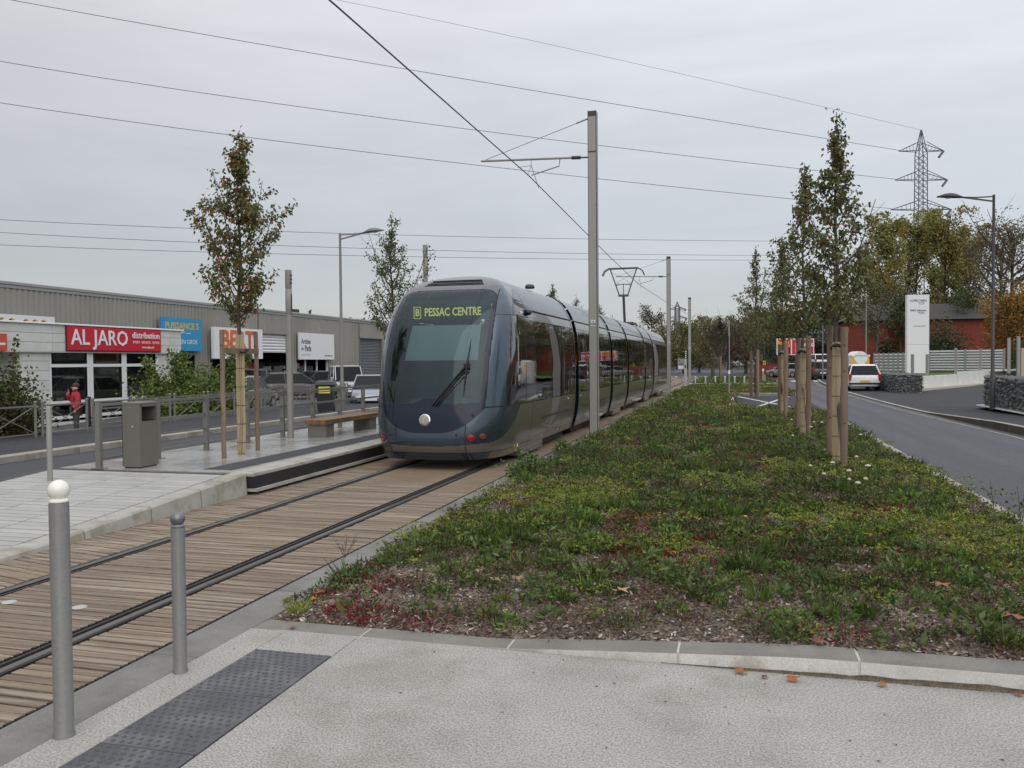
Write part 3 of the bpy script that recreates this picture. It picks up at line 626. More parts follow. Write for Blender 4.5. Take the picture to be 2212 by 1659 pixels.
# --- roof grille on the front roof
for k in range(4):
    z0 = 3.30+.033*k; b = MB(); pts = [nose_at(x, z0, .008) for x in np.linspace(-.58+.03*k, .58-.03*k, 12)]
    b.tube(pts, .011, 5); b.build('grille_slat', m_tseam, tram)
# --- body modules
mods = [(2.75, 6.85), (7.35, 12.85), (13.35, 17.0), (17.5, 23.0), (23.5, 26.8), (27.3, 35.2)]
def sec(z): return W_(z)
zs_sk = [.22, .35, .6, .9, 1.07]; zs_w = [1.085, 1.4, 1.8, 2.2, 2.5, 2.66]; zs_h = [2.67, 2.76, 2.85]; zs_r = [2.875, 2.95, 3.05, 3.15, 3.25, 3.34, 3.42, 3.50, 3.55]
def shell(nm, zs, y0, y1, mat, side=(1, -1), off=0.0, parent=tram, taper=0.0):
    b = MB()
    for s in side:
        b = MB(); vs = []
        for z in zs: vs += [(s*(sec(z)+off), y0, z), (s*(sec(z)+off), y1, z)]
        b.add(vs, [(2*i, 2*i+1, 2*i+3, 2*i+2) for i in range(len(zs)-1)]); o = b.build(nm, mat, parent, smooth=True)
    return o
def vbar(nm, y, w, zs, mat, off=.004, s=1):
    b = MB(); vs = []
    for z in zs: vs += [(s*(sec(z)+off), y-w/2, z), (s*(sec(z)+off), y+w/2, z)]
    b.add(vs, [(2*i, 2*i+1, 2*i+3, 2*i+2) for i in range(len(zs)-1)]); return b.build(nm, mat, tram)
m_lightline = M('door_edge_trim', (0.42, 0.42, 0.40), 0.3, 0.7)
m_gang = M('gangway_bellows', (0.018, 0.018, 0.019), 0.7, var=.2, scale=20)
for k, (y0, y1) in enumerate(mods):
    shell('side_skirt', zs_sk, y0, y1, m_tgrey); shell('window_band', zs_w, y0, y1, m_tside)
    shell('cantrail_panel', zs_h, y0, y1, m_tgrey)
    zr = zs_r+[3.52]; b = MB(); vs = []
    prof = [(sec(z), z) for z in zs_r]+[(.25, 3.56), (-.25, 3.56)]+[(-sec(z), z) for z in zs_r[::-1]]
    for x, z in prof: vs += [(x, y0, z), (x, y1, z)]
    b.add(vs, [(2*i, 2*i+1, 2*i+3, 2*i+2) for i in range(len(prof)-1)]); b.build('roof_panel', m_troof, tram, smooth=True)
    b = MB()
    for s in (1, -1): b.box(min(s*1.10, s*1.17), max(s*1.10, s*1.17), y0, y1, 2.852, 2.874)
    b.build('gutter_groove', m_tseam, tram)
    b = MB(); b.box(-1.0, 1.0, y0+.3, y1-.3, .06, .34); b.build('underframe', m_gang, tram)
    # ends of the modules: dark rounded gangway
    if k < len(mods)-1:
        ya, yb = y1, mods[k+1][0]
        prof = [(.92*sec(z), z) for z in (.3, 1, 1.9, 2.5, 2.9, 3.2, 3.4)]; prof = prof+[(-x, z) for x, z in prof[::-1]]
        b = MB(); n = 7; vs = []
        for i in range(n+1):
            f = .97 if i % 2 else 1.0; yv = ya+(yb-ya)*i/n; vs += [(x*f, yv, z) for x, z in prof]
        m_ = len(prof); b.add(vs, [(i*m_+j, i*m_+(j+1) % m_, (i+1)*m_+(j+1) % m_, (i+1)*m_+j) for i in range(n) for j in range(m_)]); b.build('gangway_bellows', m_gang, tram)
        for yy_ in (ya-.03, yb+.03): vbar('module_end_trim', yy_, .07, zs_sk+zs_w+zs_h+zs_r[:6], m_tbody if yy_ > ya else m_tgrey, .012)
    # window divisions, door leaves, skirt seams
    Lm = y1-y0
    nb = {0: 3, 1: 5, 2: 3, 3: 5, 4: 3, 5: 6}[k]
    for j in range(1, nb):
        yb_ = y0+Lm*j/nb
        vbar('window_pillar', yb_, .045, zs_w, m_tseam, .003)
        if (k + j) % 2 == 0: vbar('door_edge', yb_+.03, .018, zs_sk+zs_w, m_lightline, .006)
        vbar('skirt_seam', yb_, .014, zs_sk, m_tseam, .003)
    b = MB(); b.box(1.262, 1.279, y0+.5, y1-.5, .70, .715); b.build('skirt_crease', m_tseam, tram)
    if k in (1, 3, 5):
        b = MB(); b.box(1.15, 1.33, y0+Lm*.35, y0+Lm*.65, .28, .33, c=.01); b.build('door_step', m_steel, tram)
        # doorway frame trims
    # interior grab poles and seats, seen dimly through the glass
    b = MB()
    for j in range(int(Lm/1.3)): b.tube([(.35*(-1)**j, y0+.6+j*1.3, .4), (.35*(-1)**j, y0+.6+j*1.3, 2.9)], .018, 6)
    b.build('grab_pole', m_yel, tram)
    b = MB()
    for j in range(int(Lm/1.0)):
        for sx0 in (-1.0, .55): b.box(sx0, sx0+.45, y0+.4+j, y0+.52+j, .4, 1.5, c=.03)
    b.build('seat_row', M('seat_fabric', (0.05, 0.09, 0.16), .9), tram)
# bogie skirts, wheels
for yb_ in (1.9+1.0, 15.2, 25.2, 31.5):
    b = MB(); b.box(-1.13, 1.13, yb_-.95, yb_+.95, .07, .27, c=.03); b.build('bogie_skirt', m_tgrey, tram)
    for dy in (-.8, .8):
        b = MB(); b.tube([(-.8, yb_+dy, .3), (.8, yb_+dy, .3)], .29, 20); b.build('wheel', m_dark, tram)
# rear cab, mirrored nose profile coarse
b = MB(); vs = []; prof = [(W_(z), z) for z in (.2, .35, .7, 1.07, 1.9, 2.4, 2.75, 2.95, 3.15, 3.3, 3.42, 3.5)]; prof = prof+[(-x, z) for x, z in prof[::-1]]; yr0 = 35.2
for t in np.linspace(0, 1, 9): vs += [(x*(1-t**3)**.4 if t < 1 else x*.12, yr0+1.5*t-(.9*t*max(z-1, 0)/2.5), z) for x, z in prof]
m_ = len(prof); b.add(vs, [(i*m_+j, i*m_+(j+1) % m_, (i+1)*m_+(j+1) % m_, (i+1)*m_+j) for i in range(8) for j in range(m_)]); b.build('rear_cab', m_tgrey, tram, smooth=True)
# camera pod, small details on the front corner
b = MB(); b.lathe([(0, -.07), (.05, -.06), (.085, -.02), (.085, .02), (.05, .06), (0, .07)], 0, 0, 16); me = b.mesh('camera_pod', m_tbody, True)
for s_ in (1.2, -1.2): o = link('camera_pod', me, parent=tram, loc=(s_, 2.44, 2.83)); o.scale = (.8, 1.1, 1.05)
text('fleet_number', '2501M1', .075, m_white, tram, (W_(2.78)+.012, 1.93, 2.775), (PI/2, 0, PI/2), sx=.9, bold=.002)
for yy_ in (1.4, 3.6, 5.2): b = MB(); b.box(W_(.3)-.02, W_(.3)+.01, yy_, yy_+.05, .30, .34); b.build('side_marker', m_yel, tram)
b = MB(); b.box(W_(.3)-.02, W_(.3)+.012, 1.62, 1.66, .28, .36); b.build('side_tag', m_white, tram)
for yy_ in (6.0, 7.6): 
    b = MB(); b.box(1.262, 1.279, yy_-.015, yy_+.015, .97, 1.0); b.build('door_button', m_white, tram)
# roof things: aerial pod and pantograph
b = MB(); b.lathe([(.10, 0), (.12, .04), (.09, .09), (.0, .11)], 0, 0, 16); link('roof_aerial', b.mesh('roof_aerial', m_dark, True), parent=tram, loc=(.45, 5.6, 3.56))
m_pan = M('pantograph_steel', (0.10, 0.10, 0.10), .5, .4)
py = 25.9; b = MB(); b.box(-.5, .5, py-.7, py+.5, 3.56, 3.66); b.tube([(0, py+.3, 3.64), (0, py-.1, 4.95)], .06, 8); b.tube([(-.03, py+.4, 3.66), (-.03, py+.0, 4.9)], .02, 6)
pg = b.build('pantograph_lower_arm', m_pan, tram)
b = MB(); b.box(-.24, .24, py-.15, py-.05, 4.88, 4.98); 
for s in (-1, 1):
    b.tube([(s*.20, py-.1, 4.95), (s*.62, py-.1, 6.18)], .028, 6); b.tube([(s*.2, py-.1, 5.5), (s*.36, py-.1, 5.45)], .01, 4)
b.tube([(-.33, py-.1, 5.42), (.0, py-.1, 5.47), (.33, py-.1, 5.42)], .02, 6); b.tube([(0, py-.1, 5.47), (0, py-.1, 4.98)], .018, 6)
b.tube([(-.36, py-.1, 5.5), (.5, py-.1, 6.0)], .005, 4); b.tube([(.36, py-.1, 5.5), (-.5, py-.1, 6.0)], .005, 4)
b.build('pantograph_upper_arm', m_pan, pg)
b = MB()
for dy in (-.18, .12): b.tube([(-.98, py+dy-.1, 5.86), (-.88, py+dy-.1, 6.08), (-.68, py+dy-.1, 6.2), (.68, py+dy-.1, 6.2), (.88, py+dy-.1, 6.08), (.98, py+dy-.1, 5.86)], .024, 6)
b.box(-.6, .6, py-.3, py+.05, 6.17, 6.19); b.build('pantograph_head', m_pan, pg)
# ================================================================== STREET FURNITURE
def bollard(x, y, h, r, rb, ball, label, group=None, z=0):
    t = empty('bollard', (x, y, z), label=label, cat='bollard', group=group)
    b = MB(); hb = h-2*rb*1.08; b.lathe([(r*1.12, -.02), (r*1.12, .012), (r, .02), (r, hb-.01), (r*.93, hb), (r*.93, hb+.003)], 0, 0, 32); b.build('post', M('bollard_grey', (0.205, 0.20, 0.195), .42, .25, var=.05, scale=3, fine=.05, fscale=60), t, smooth=True)
    b = MB(); zc = h-rb; b.lathe([(r*.99, hb+.001), (r*1.0, hb+.008), (r*.66, hb+.022), (r*.60, hb+.028)]+[(rb*math.cos(a), zc+rb*math.sin(a)) for a in np.linspace(-.95, PI/2-.02, 16)], 0, 0, 32); b.build('ball_head', ball, t, smooth=True); return t
bollard(-3.25, 3.37, 1.285, .046, .051, M('ivory_gloss', (0.80, 0.79, 0.70), .25, coat=.6), 'tall grey bollard with a white ball head, nearest at the left')
bollard(-3.235, 4.25, .97, .040, .043, M('bollard_ball_grey', (0.17, 0.17, 0.18), .3, .5, coat=.3), 'shorter grey bollard with a grey ball head in front of the dark tactile mat')
t = empty('marker_post', (-9.3, 9.5, pz(9.5)), label='slender plain grey post at the end of the platform ramp', cat='post')
b = MB(); b.lathe([(.036, -.02), (.036, 1.02), (.03, 1.04)], 0, 0, 16); b.build('post', m_steel, t, smooth=True)
# near fence on the platform
t = empty('platform_fence', (-9.27, 10.4, .3), label='grey steel fence with five horizontal rails along the back of the platform', cat='fence')
fy = [10.4+1.31*i for i in range(0, 38)]
b = MB(); b.box(-.042, .042, -.03, .03, 0, .95); b.box(-.036, .036, -.022, .022, .95, .99); b.box(-.11, .11, -.06, .06, 0, .008); pmesh = b.mesh('post', m_post)
for i, y in enumerate(fy): link('post', pmesh, parent=t, loc=(0, y-10.4, 0))
for z, r, nm in ((.955, .022, 'handrail'), (.90, .012, 'rail'), (.655, .02, 'rail'), (.40, .013, 'rail'), (.14, .013, 'rail')):
    b = MB()
    for i in range(len(fy)-1): b.bar((0, fy[i]-10.4+.03, z), (0, fy[i+1]-10.4-.03, z), r*1.6, r*2 if z != .655 else .045)
    b.build(nm, m_post, t)
# far fence: paired posts with crossed bars
k = 0
for i in range(26):
    y0 = 15.0+i*1.66; x = -16.5; L = 1.45
    if i == 0: 
        t = empty('cross_barrier', (x, y0, .118), label='grey crossed-bar railing panel on the far pavement', cat='railing', group='crossed bar railing panels on the far pavement')
        for yy_ in (0, L):
            b = MB(); b.lathe([(.034, 0), (.034, .82), (.045, .83), (.045, .86), (.0, .885)], 0, yy_, 10); b.build('post', m_post, t, smooth=True)
        for z in (.76, .08): b = MB(); b.bar((0, .03, z), (0, L-.03, z), .025, .04 if z > .5 else .03); b.build('rail', m_post, t)
        for a, c in (((0, .04, .10), (0, L-.04, .74)), ((.0, L-.04, .10), (.0, .04, .74))): b = MB(); b.tube([a, c], .012, 6); b.build('cross_bar', m_post, t)
        first = t
    else: copy_tree(first, loc=(x, y0, .118))
for i_, o in enumerate(sorted([q for q in COL.objects if q.get('category') == 'railing'], key=lambda q: q.location.y)):
    if i_ < 20: o['label'] = 'grey crossed-bar railing panel, %s counted from the left edge along the far pavement' % ['first', 'second', 'third', 'fourth', 'fifth', 'sixth', 'seventh', 'eighth', 'ninth', 'tenth', 'eleventh', 'twelfth', 'thirteenth', 'fourteenth', 'fifteenth', 'sixteenth', 'seventeenth', 'eighteenth', 'nineteenth', 'twentieth'][i_]
    else: o['label'] = 'grey crossed-bar railing panel hidden behind the tram'
# litter bin
t = empty('litter_bin', (-8.79, 10.72, .3), label='boxy grey metal litter bin with a slot near the top on the platform', cat='litter bin')
m_bin = M('bin_taupe', (0.155, 0.145, 0.125), .5, .1, var=.05, scale=3, fine=.04)
b = MB(); w, d, h = .155, .205, 1.0
b.box(-w, w, -d, d, .02, .70); b.box(-w, w, -d, -d+.03, .70, .96); b.box(-w, w, d-.03, d, .70, .96); b.box(-w, -w+.03, -d+.03, d-.03, .70, .96); b.box(w-.03, w, -d+.03, -d+.05, .7, .96)
b.box(w-.035, w, -d+.03, d-.03, .925, .96); b.box(-w-.004, w+.004, -d-.004, d+.004, .96, .99, c=.006); b.build('casing', m_bin, t)
b = MB(); b.box(-w+.04, w-.05, -d+.04, d-.04, .5, .72); b.build('inner_bucket', m_black, t)
b = MB(); b.box(-w+.02, w-.02, -d+.02, d-.02, 0, .02); b.build('plinth', m_dark, t)
b = MB(); b.box(.02, .035, -d-.004, -d, .62, .635); b.build('lock', m_white, t)
b = MB(); b.box(-w-.003, -w+.006, -d-.003, -d+.002, .03, .95); b.build('door_seam', m_dark, t)
# bench
t = empty('bench', (-8.5, 15.7, .3), label='platform bench with a long timber seat on two grey blocks', cat='bench')
m_seat = M('bench_timber', (0.21, 0.12, 0.055), .55, var=.3, scale=5, stretch=(4, .3, 1), stain=(0.12, 0.08, 0.05), stscale=2)
for j in range(3): b = MB(); b.box(-.25+j*.168, -.09+j*.168, -.06, 2.62, .275, .375, c=.008); b.build('seat_plank', m_seat, t)
for y in (0.0, 2.15): b = MB(); b.box(-.21, .21, y, y+.36, 0, .275); b.build('leg_block', M('bench_leg', (0.17, 0.165, 0.15), .5, var=.06), t)
# round light columns on the platform
def column(x, y, h, label):
    t = empty('light_column', (x, y, .3), label=label, cat='light column', group='round light columns on the platform')
    b = MB(); r = .068; b.lathe([(r, 0), (r, h-.95)], 0, 0, 20); b.build('shaft', m_steel, t, smooth=True)
    b = MB(); b.lathe([(r*.92, h-.95), (r*.92, h-.93), (r, h-.92), (r, h-.42), (r*.92, h-.41), (r*.92, h-.39), (r, h-.38), (r, h)], 0, 0, 20); b.build('lamp_head', m_steel, t, smooth=True)
    b = MB(); b.box(.02, r+.004, -.02, .02, h-.86, h-.50); b.build('light_slot', m_dark, t)
    for j in range(3): b = MB(); b.box(.02, r+.002, -.035, .03, h-.30+.08*j, h-.25+.08*j); b.build('louvre', m_dark, t)
column(-9.07, 15.62, 3.52, 'round grey light column beside the near left tree')
column(-9.05, 23.55, 5.1-.0, 'round grey light column behind the tram windscreen')
for y in (32, 40, 48): column(-9.05, y, 3.5, 'round grey light column further along the platform hidden behind the tram')
# street lamps
def street_lamp(x, y, z, h, s, label, dark):
    t = empty('street_lamp', (x, y, z), label=label, cat='street lamp'); m = M('lamp_pole_dark', (0.06, 0.055, 0.055), .5, .2) if dark else m_post
    b = MB(); b.lathe([(.085, 0), (.085, 1.1), (.06, 1.15), (.042, h)], 0, 0, 14); b.build('pole', m, t, smooth=True)
    b = MB(); b.bar((0, 0, h-.06), (s*.55, 0, h-.06), .03, .04); b.bar((0, 0, h-.22), (s*1.0, 0, h-.02), .035, .05); b.bar((s*.5, 0, h-.06), (s*1.0, 0, h-.02), .035, .03); b.build('arm', m, t)
    b = MB(); n = 12; vs = []
    for k in range(9):
        u = k/8; L = .78; xx = s*(.95+L*u); ww = .17*math.sin(PI*min(max(u, .06), .97)**.8)+.01; zt = .13*math.sin(PI*min(max(u, .05), .98)**.85); 
        vs += [(xx, ww*math.cos(2*PI*j/n), h-.02+.06*u+(zt if math.sin(2*PI*j/n) > 0 else .035)*math.sin(2*PI*j/n)) for j in range(n)]
    b.add(vs, [(i*n+j, i*n+(j+1) % n, (i+1)*n+(j+1) % n, (i+1)*n+j) for i in range(8) for j in range(n)]+[tuple(range(n)), tuple(8*n+j for j in range(n))]); b.build('lamp_head', m, t, smooth=True)
    b = MB(); b.lathe([(.13, -.035), (.10, -.055), (0.0, -.062)], 0, 0, 14); link('lens', b.mesh('lens', M('lamp_lens', (.4, .4, .36), .2), True), parent=t, loc=(s*1.35, 0, h+.02)); return t
street_lamp(-14.0, 27.8, .118, 6.5, 1, 'street lamp with an oval head rising behind the black bin on the far pavement', False)
street_lamp(8.27, 30.9, .12, 7.15, -1, 'dark street lamp with an oval head in front of the right stone wall', True)
street_lamp(-14.0, 57.4, .118, 6.4, 1, 'distant street lamp whose head shows just above the tram roof', False)
# tram masts
m_mast = M('mast_galvanised', (0.31, 0.305, 0.28), .5, .1, var=.07, scale=2, stretch=(1, 1, .3))
def mast(x, y, h, label, cant=True, wz=6.75):
    w0_ = 0; t = empty('overhead_line_mast', (x, y, 0), label=label, cat='mast', group='overhead line masts beside the track')
    b = MB(); w = .105; f = .016; b.box(-w, w, -.12, -.12+f, 0, h); b.box(-w, w, .12-f, .12, 0, h); b.box(-w, -w+.012, -.12, .12, 0, h); b.box(w-.012, w, -.12, .12, 0, h)
    b.box(-w+.03, w-.03, -.115, -.10, 0, h-.02); b.build('column', m_mast, t)
    b = MB(); b.box(-w+.015, w-.015, -.124, -.1205, h-.13, h-.01); b.box(-w, w, -.126, -.121, h-1.0, h-.97); b.build('cap_plate', m_dark, t)
    b = MB(); b.box(-.055, .055, -.128, -.1215, 2.72, 2.86); pl = b.build('number_plate', m_white, t)
    text('plate_text', 'LB\n7208', .06, m_black, pl, (0, -.13, 2.79), bold=.001)
    b = MB(); b.box(-w-.08, w+.08, -.2, .2, 0, .05, c=.01); b.build('base_plate', m_conc, t)
    if cant:
        z1 = wz; ex = -2.85
        b = MB(); b.tube([(-w-.42, 0, z1+.02), (ex, 0, z1+.10)], .028, 8); ar = b.build('cantilever_tube', m_mast, t, smooth=True)
        b = MB(); b.tube([(-w-.42, 0, z1+.02), (-w-.2, 0, z1+.01)], .045, 8); b.tube([(-w, 0, z1), (-w-.2, 0, z1+.01)], .02, 6); b.build('insulator', m_dark, t)
        b = MB(); b.tube([(-w, 0, h-.15), (ex+.1, 0, z1+.12)], .009, 5); b.tube([(-w, 0, h-.15), (-w-.3, 0, h-.15-.3*(h-z1-.27)/2.7)], .02, 5); b.build('stay_rod', m_steel, t)
        b = MB(); b.tube([(-.82, 0, z1+.03), (-.84, 0, z1-.16), (-1.55, 0, z1-.34)], .016, 6); b.tube([(-1.55, 0, z1+.06), (-1.55, -.0, z1-.1), (-1.62, -.1, z1-.36)], .008, 5); b.tube([(-1.55, 0, z1-.1), (-1.55, .8, z1-.5)], .008, 5); b.tube([(-1.55, 0, z1-.1), (-1.66, -.9, z1-.34)], .008, 5)
        b.build('registration_arm', m_mast, t)
    return t
mast(-3.37, 20.2, 7.93, 'nearest overhead line mast, tall and grey, planted at the edge of the bed', wz=6.84)
mast(-3.5, 45.4, 7.45, 'second overhead line mast standing where the tram ends', wz=6.38)
mast(-3.46, 65.5, 6.72, 'third overhead line mast without an arm, beyond the row of low bollards', cant=False)
# contact wire
wp_ = [(-5.06, -30, 6.05), (-5.06, -8, 6.22), (-4.98, 9.9, 6.47), (-4.99, 20.2, 6.50), (-5.04, 33, 6.20), (-5.12, 45.3, 6.03), (-4.4, 56, 5.7), (-3.6, 65.3, 5.42)]
b = MB(); b.tube(wp_, .013, 6); tag(b.build('contact_wire', m_dark), 'dark contact wire strung over the tram track', 'overhead wire')
# power lines and pylons
def at(x, y, depth):
    v = cf*F+cr_*(x-CX)+cd_*(y-CY); return np.array([0, 0, HC])+v/F*depth
m_cable = M('power_cable', (0.10, 0.10, 0.11), .6)
def cable(p0, p1, p2, r0, r1, label):
    P = []; 
    a, c, d = map(np.array, (p0, p1, p2)); ctrl = 2*c-(a+d)/2
    for t_ in np.linspace(0, 1, 17): P.append(tuple((1-t_)**2*a+2*t_*(1-t_)*ctrl+t_**2*d))
    b = MB(); b.tube(P, [r0+(r1-r0)*i/16 for i in range(17)], 5); tag(b.build('power_cable', m_cable), label, 'power line', 'high voltage cables across the sky')
def rc(pts, ds, *a): cable(*[at(*p, d) for p, d in zip(pts, ds)], *a)
rc([(-300, -62), (840, 143), (1944, 325)], (85, 118, 180), .032, .05, 'high voltage cable, highest of the three thick ones reaching the big pylon')
rc([(-300, 76), (850, 258), (1934, 387)], (85, 118, 180), .032, .05, 'high voltage cable, middle of the three reaching the big pylon')
rc([(-300, 172), (870, 338), (1928, 451)], (85, 118, 180), .032, .05, 'high voltage cable, lowest of the three reaching the big pylon')
rc([(500, -42), (1260, 112), (1990, 281)], (90, 125, 180), .018, .03, 'thin earth wire running to the tip of the big pylon')
rc([(-300, 455), (800, 506), (1700, 521)], (160, 210, 330), .05, .07, 'distant cable, upper of three near the roofline level')
rc([(-300, 480), (800, 537), (1700, 552)], (160, 210, 330), .05, .07, 'distant cable, middle of three behind the street lamp')
rc([(-300, 513), (800, 553), (1700, 562)], (160, 210, 330), .05, .07, 'distant cable, lowest of three behind the street lamp')
m_pyl = M('pylon_steel', (0.13, 0.145, 0.155), .6, .1)
def pylon(base, h, w, arms, label, r, rz, th=1.0):
    t = empty('electricity_pylon', tuple(base), rz, label=label, cat='pylon', group='electricity pylons')
    b = MB(); hs = [0, h*.3, h*.55, h*.72, h*.9, h]; hw = [w*2.6, w*1.7, w*1.05, w*.95, w*.9, w*.06]
    zs = np.concatenate([np.linspace(0, h*.55, 9), np.linspace(h*.55, h*.9, 15)[1:], [h*.95, h]]); ws = np.interp(zs, hs, hw)
    for sx, sy in ((-1, -1), (1, -1), (1, 1), (-1, 1)): b.tube([(sx*a, sy*a, z) for z, a in zip(zs, ws)], r, 4)
    for i in range(len(zs)-1):
        a, c = ws[i], ws[i+1]
        for s in (-1, 1):
            b.tube([(-a, s*a, zs[i]), (c, s*c, zs[i+1])], r*.5, 4); b.tube([(a, s*a, zs[i]), (-c, s*c, zs[i+1])], r*.5, 4)
            b.tube([(s*a, -a, zs[i]), (s*c, c, zs[i+1])], r*.5, 4)
    b.build('lattice_tower', m_pyl, t)
    for z, L in arms:
        for s in (-1, 1):
            b = MB(); wz_ = float(np.interp(z, hs, hw)); tip = (s*L, 0, z)
            for sy in (-1, 1): b.tube([(s*wz_, sy*wz_, z+h*.036), tip], r*.7, 4); b.tube([(s*wz_, sy*wz_, z-h*.0), tip], r*.7, 4)
            for q in np.linspace(.15, .85, 5): b.tube([(s*(wz_+(L-wz_)*q), wz_*(1-q), z), (s*(wz_+(L-wz_)*(q+.08)), 0, z+h*.036*(1-q-.08))], r*.4, 4)
            b.build('cross_arm', m_pyl, t)
            if s > 0: b = MB(); b.tube([(L, 0, z), (L-1.1, 0, z-h*.028)], r*2.2, 6); b.build('insulator_string', m_pyl, t)
P_ = at(1990, 281, 180); pylon((P_[0], P_[1], 0), P_[2], 1.0, [(at(1990, 326, 180)[2], 4.9), (at(1990, 388, 180)[2], 5.7), (at(1990, 452, 180)[2], 6.6)], 'tall lattice pylon rising behind the trees on the right', .115, math.radians(15))
P_ = at(1463, 652, 600); pylon((P_[0], P_[1], 0), P_[2], 1.7, [(at(1463, 668, 600)[2], 6.3), (at(1463, 687, 600)[2], 7.0), (at(1463, 706, 600)[2], 8.0)], 'small distant lattice pylon seen between the second and third masts', .27, math.radians(15))

# ================================================================== TREES
def hue_mix(n, cols, w):
    c = np.array(cols, float)[rng.choice(len(cols), n, p=np.array(w)/sum(w))]; return c*rng.uniform(.7, 1.25, (n, 1))
PEAR_A = ([(0.11, 0.14, 0.04), (0.15, 0.16, 0.045), (0.14, 0.10, 0.035), (0.42, 0.09, 0.03), (0.26, 0.12, 0.045)], [5, 4, 2.2, .8, 1.0])
PEAR_B = ([(0.115, 0.145, 0.045), (0.155, 0.165, 0.055), (0.15, 0.12, 0.055), (0.34, 0.06, 0.03)], [5, 4, 2.2, .35])
PEAR_G = ([(0.085, 0.12, 0.03), (0.11, 0.14, 0.04), (0.09, 0.08, 0.035)], [5, 4, 1])
def young_tree(loc, h, spread, crown0, nleaf, pal, label, group, seed, guard=2.2, trunk_r=.045, lsize=.062, bare=0.0, flare=1.0):
    r = np.random.default_rng(seed); t = empty('pear_tree', loc, label=label, cat='tree', group=group)
    b = MB(); lean = r.normal(0, .04, 2); n = 12
    axis = [(lean[0]*(i/n)**2+.02*math.sin(i*1.3+seed), lean[1]*(i/n)**2+.02*math.cos(i*1.7), h*.97*i/n) for i in range(n+1)]
    b.tube(axis, [trunk_r*(1-.93*(i/n)**1.1)+.003 for i in range(n+1)], 8); b.build('trunk', m_bark, t, smooth=True)
    b = MB(); ends = []; nl = 38
    for i in range(nl):
        f = (i+.5)/nl; z0 = crown0-.15+(h*.93-crown0)*f**1.15; az = i*2.4+r.uniform(-.4, .4)
        prof = math.sin(PI*min(1.0, (0.16+.84*f))**.75)*(1-.55*f)*1.25; L = spread*max(prof, .13)*r.choice([.45, .7, 1., 1.25], p=[.2, .3, .3, .2])*r.uniform(.85, 1.15); rise = L*r.uniform(.8, 2.3)
        p0 = np.array([np.interp(z0, [a[2] for a in axis], [a[0] for a in axis]), np.interp(z0, [a[2] for a in axis], [a[1] for a in axis]), z0])
        dirv = np.array([math.cos(az), math.sin(az), 0]); pts = []
        for j in range(6):
            u = j/5; pts.append(p0+dirv*L*(u**.8)+np.array([0, 0, rise*u**1.25])+r.normal(0, .015, 3)*(j > 0))
        b.tube(pts, [.014*(1-.8*j/5)+.002 for j in range(6)], 5); ends.append((pts, L, f))
        for q in range(5):                       # twigs
            j = int(r.integers(1, 5)); a2 = az+r.choice([-1, 1])*r.uniform(.5, 1.2); l2 = L*r.uniform(.2, .45)+.08
            tp = [pts[j], pts[j]+np.array([math.cos(a2)*l2*.5, math.sin(a2)*l2*.5, l2*.35]), pts[j]+np.array([math.cos(a2)*l2, math.sin(a2)*l2, l2*.85])]
            b.tube(tp, [.006, .004, .002], 4); ends.append((tp, l2, f))
    b.build('branches', m_bark, t, smooth=True)
    top = [axis[-4], axis[-3], axis[-2], axis[-1]]; 
    for _ in range(7): ends.append(([np.array(p)+r.normal(0, .02, 3) for p in top], .45, 1))
    wts = np.array([e[1]+.15 for e in ends]); wts = wts*np.array([r.uniform(.1, 1.9)**1.3 for _ in ends]); wts /= wts.sum(); ids = r.choice(len(ends), nleaf, p=wts); P = np.empty((nleaf, 3)); 
    for k_, e in enumerate(ids):
        pts = ends[e][0]; u = r.uniform(.12, 1)**.8*(len(pts)-1)*.999; j = int(u); P[k_] = np.array(pts[j])*(1-(u-j))+np.array(pts[j+1])*(u-j)
    P += r.normal(0, .05, P.shape)
    if bare: P = P[(r.random(len(P)) > bare*np.clip((P[:, 2]-crown0)/(h-crown0), 0, 1))]
    m = len(P); D = rv(m)*.8; D[:, 2] = -np.abs(r.normal(.7, .5, m)); rad = P-np.array([0, 0, 0]); rad[:, 2] = 0; D += rad*.6
    C = hue_mix(m, *pal)
    leaf_mesh('crown', P, D, rv(m), lsize*r.uniform(.7, 1.25, m), lsize*.62*r.uniform(.8, 1.2, m), C, m_leaf, t, fold=.22, bend=.15)
    if guard:
        b = MB(); b.lathe([(.012, 0), (.012, guard)], 0, 0, 6)
        gm_ = b.mesh('reed', m_reed); gr_ = .062 if loc[0] < 0 else .05
        for k_ in range(14):
            a = 2*PI*k_/14; link('reed', gm_, parent=t, loc=(gr_*math.cos(a), gr_*math.sin(a), r.uniform(0, .03)))
        b = MB()
        for z in np.arange(.2, guard, .32): b.lathe([(gr_+.015, z), (gr_+.015, z+.008)], 0, 0, 12)
        b.build('binding_wire', m_dark, t)
    return t
def stake(x, y, z, h, r_, label, group, lean=(0, 0), knot=True):
    t = None; b = MB(); n = 8
    b.tube([(lean[0]*i/n+.006*math.sin(i*2.1+x*9), lean[1]*i/n, h*i/n-(.05 if i == 0 else 0)) for i in range(n+1)], [r_*(1+.06*math.sin(i*3+y*7)) for i in range(n+1)], 12)
    o = b.build('tree_stake', m_wood, smooth=True); o.location = (x, y, z); tag(o, label, 'stake', group)
    if knot:
        b = MB(); b.lathe([(.0, -.006), (.022, -.003), (.014, .004), (0, .006)], 0, 0, 10)
        for zk in (h*.35, h*.7, h*.88):
            link('knot', b.mesh('knot', M('wood_knot', (0.16, 0.085, 0.045), .8)), parent=o, loc=(.0+lean[0]*zk/h, -r_-.0, zk), rot=(PI/2, 0, 0))
    return o
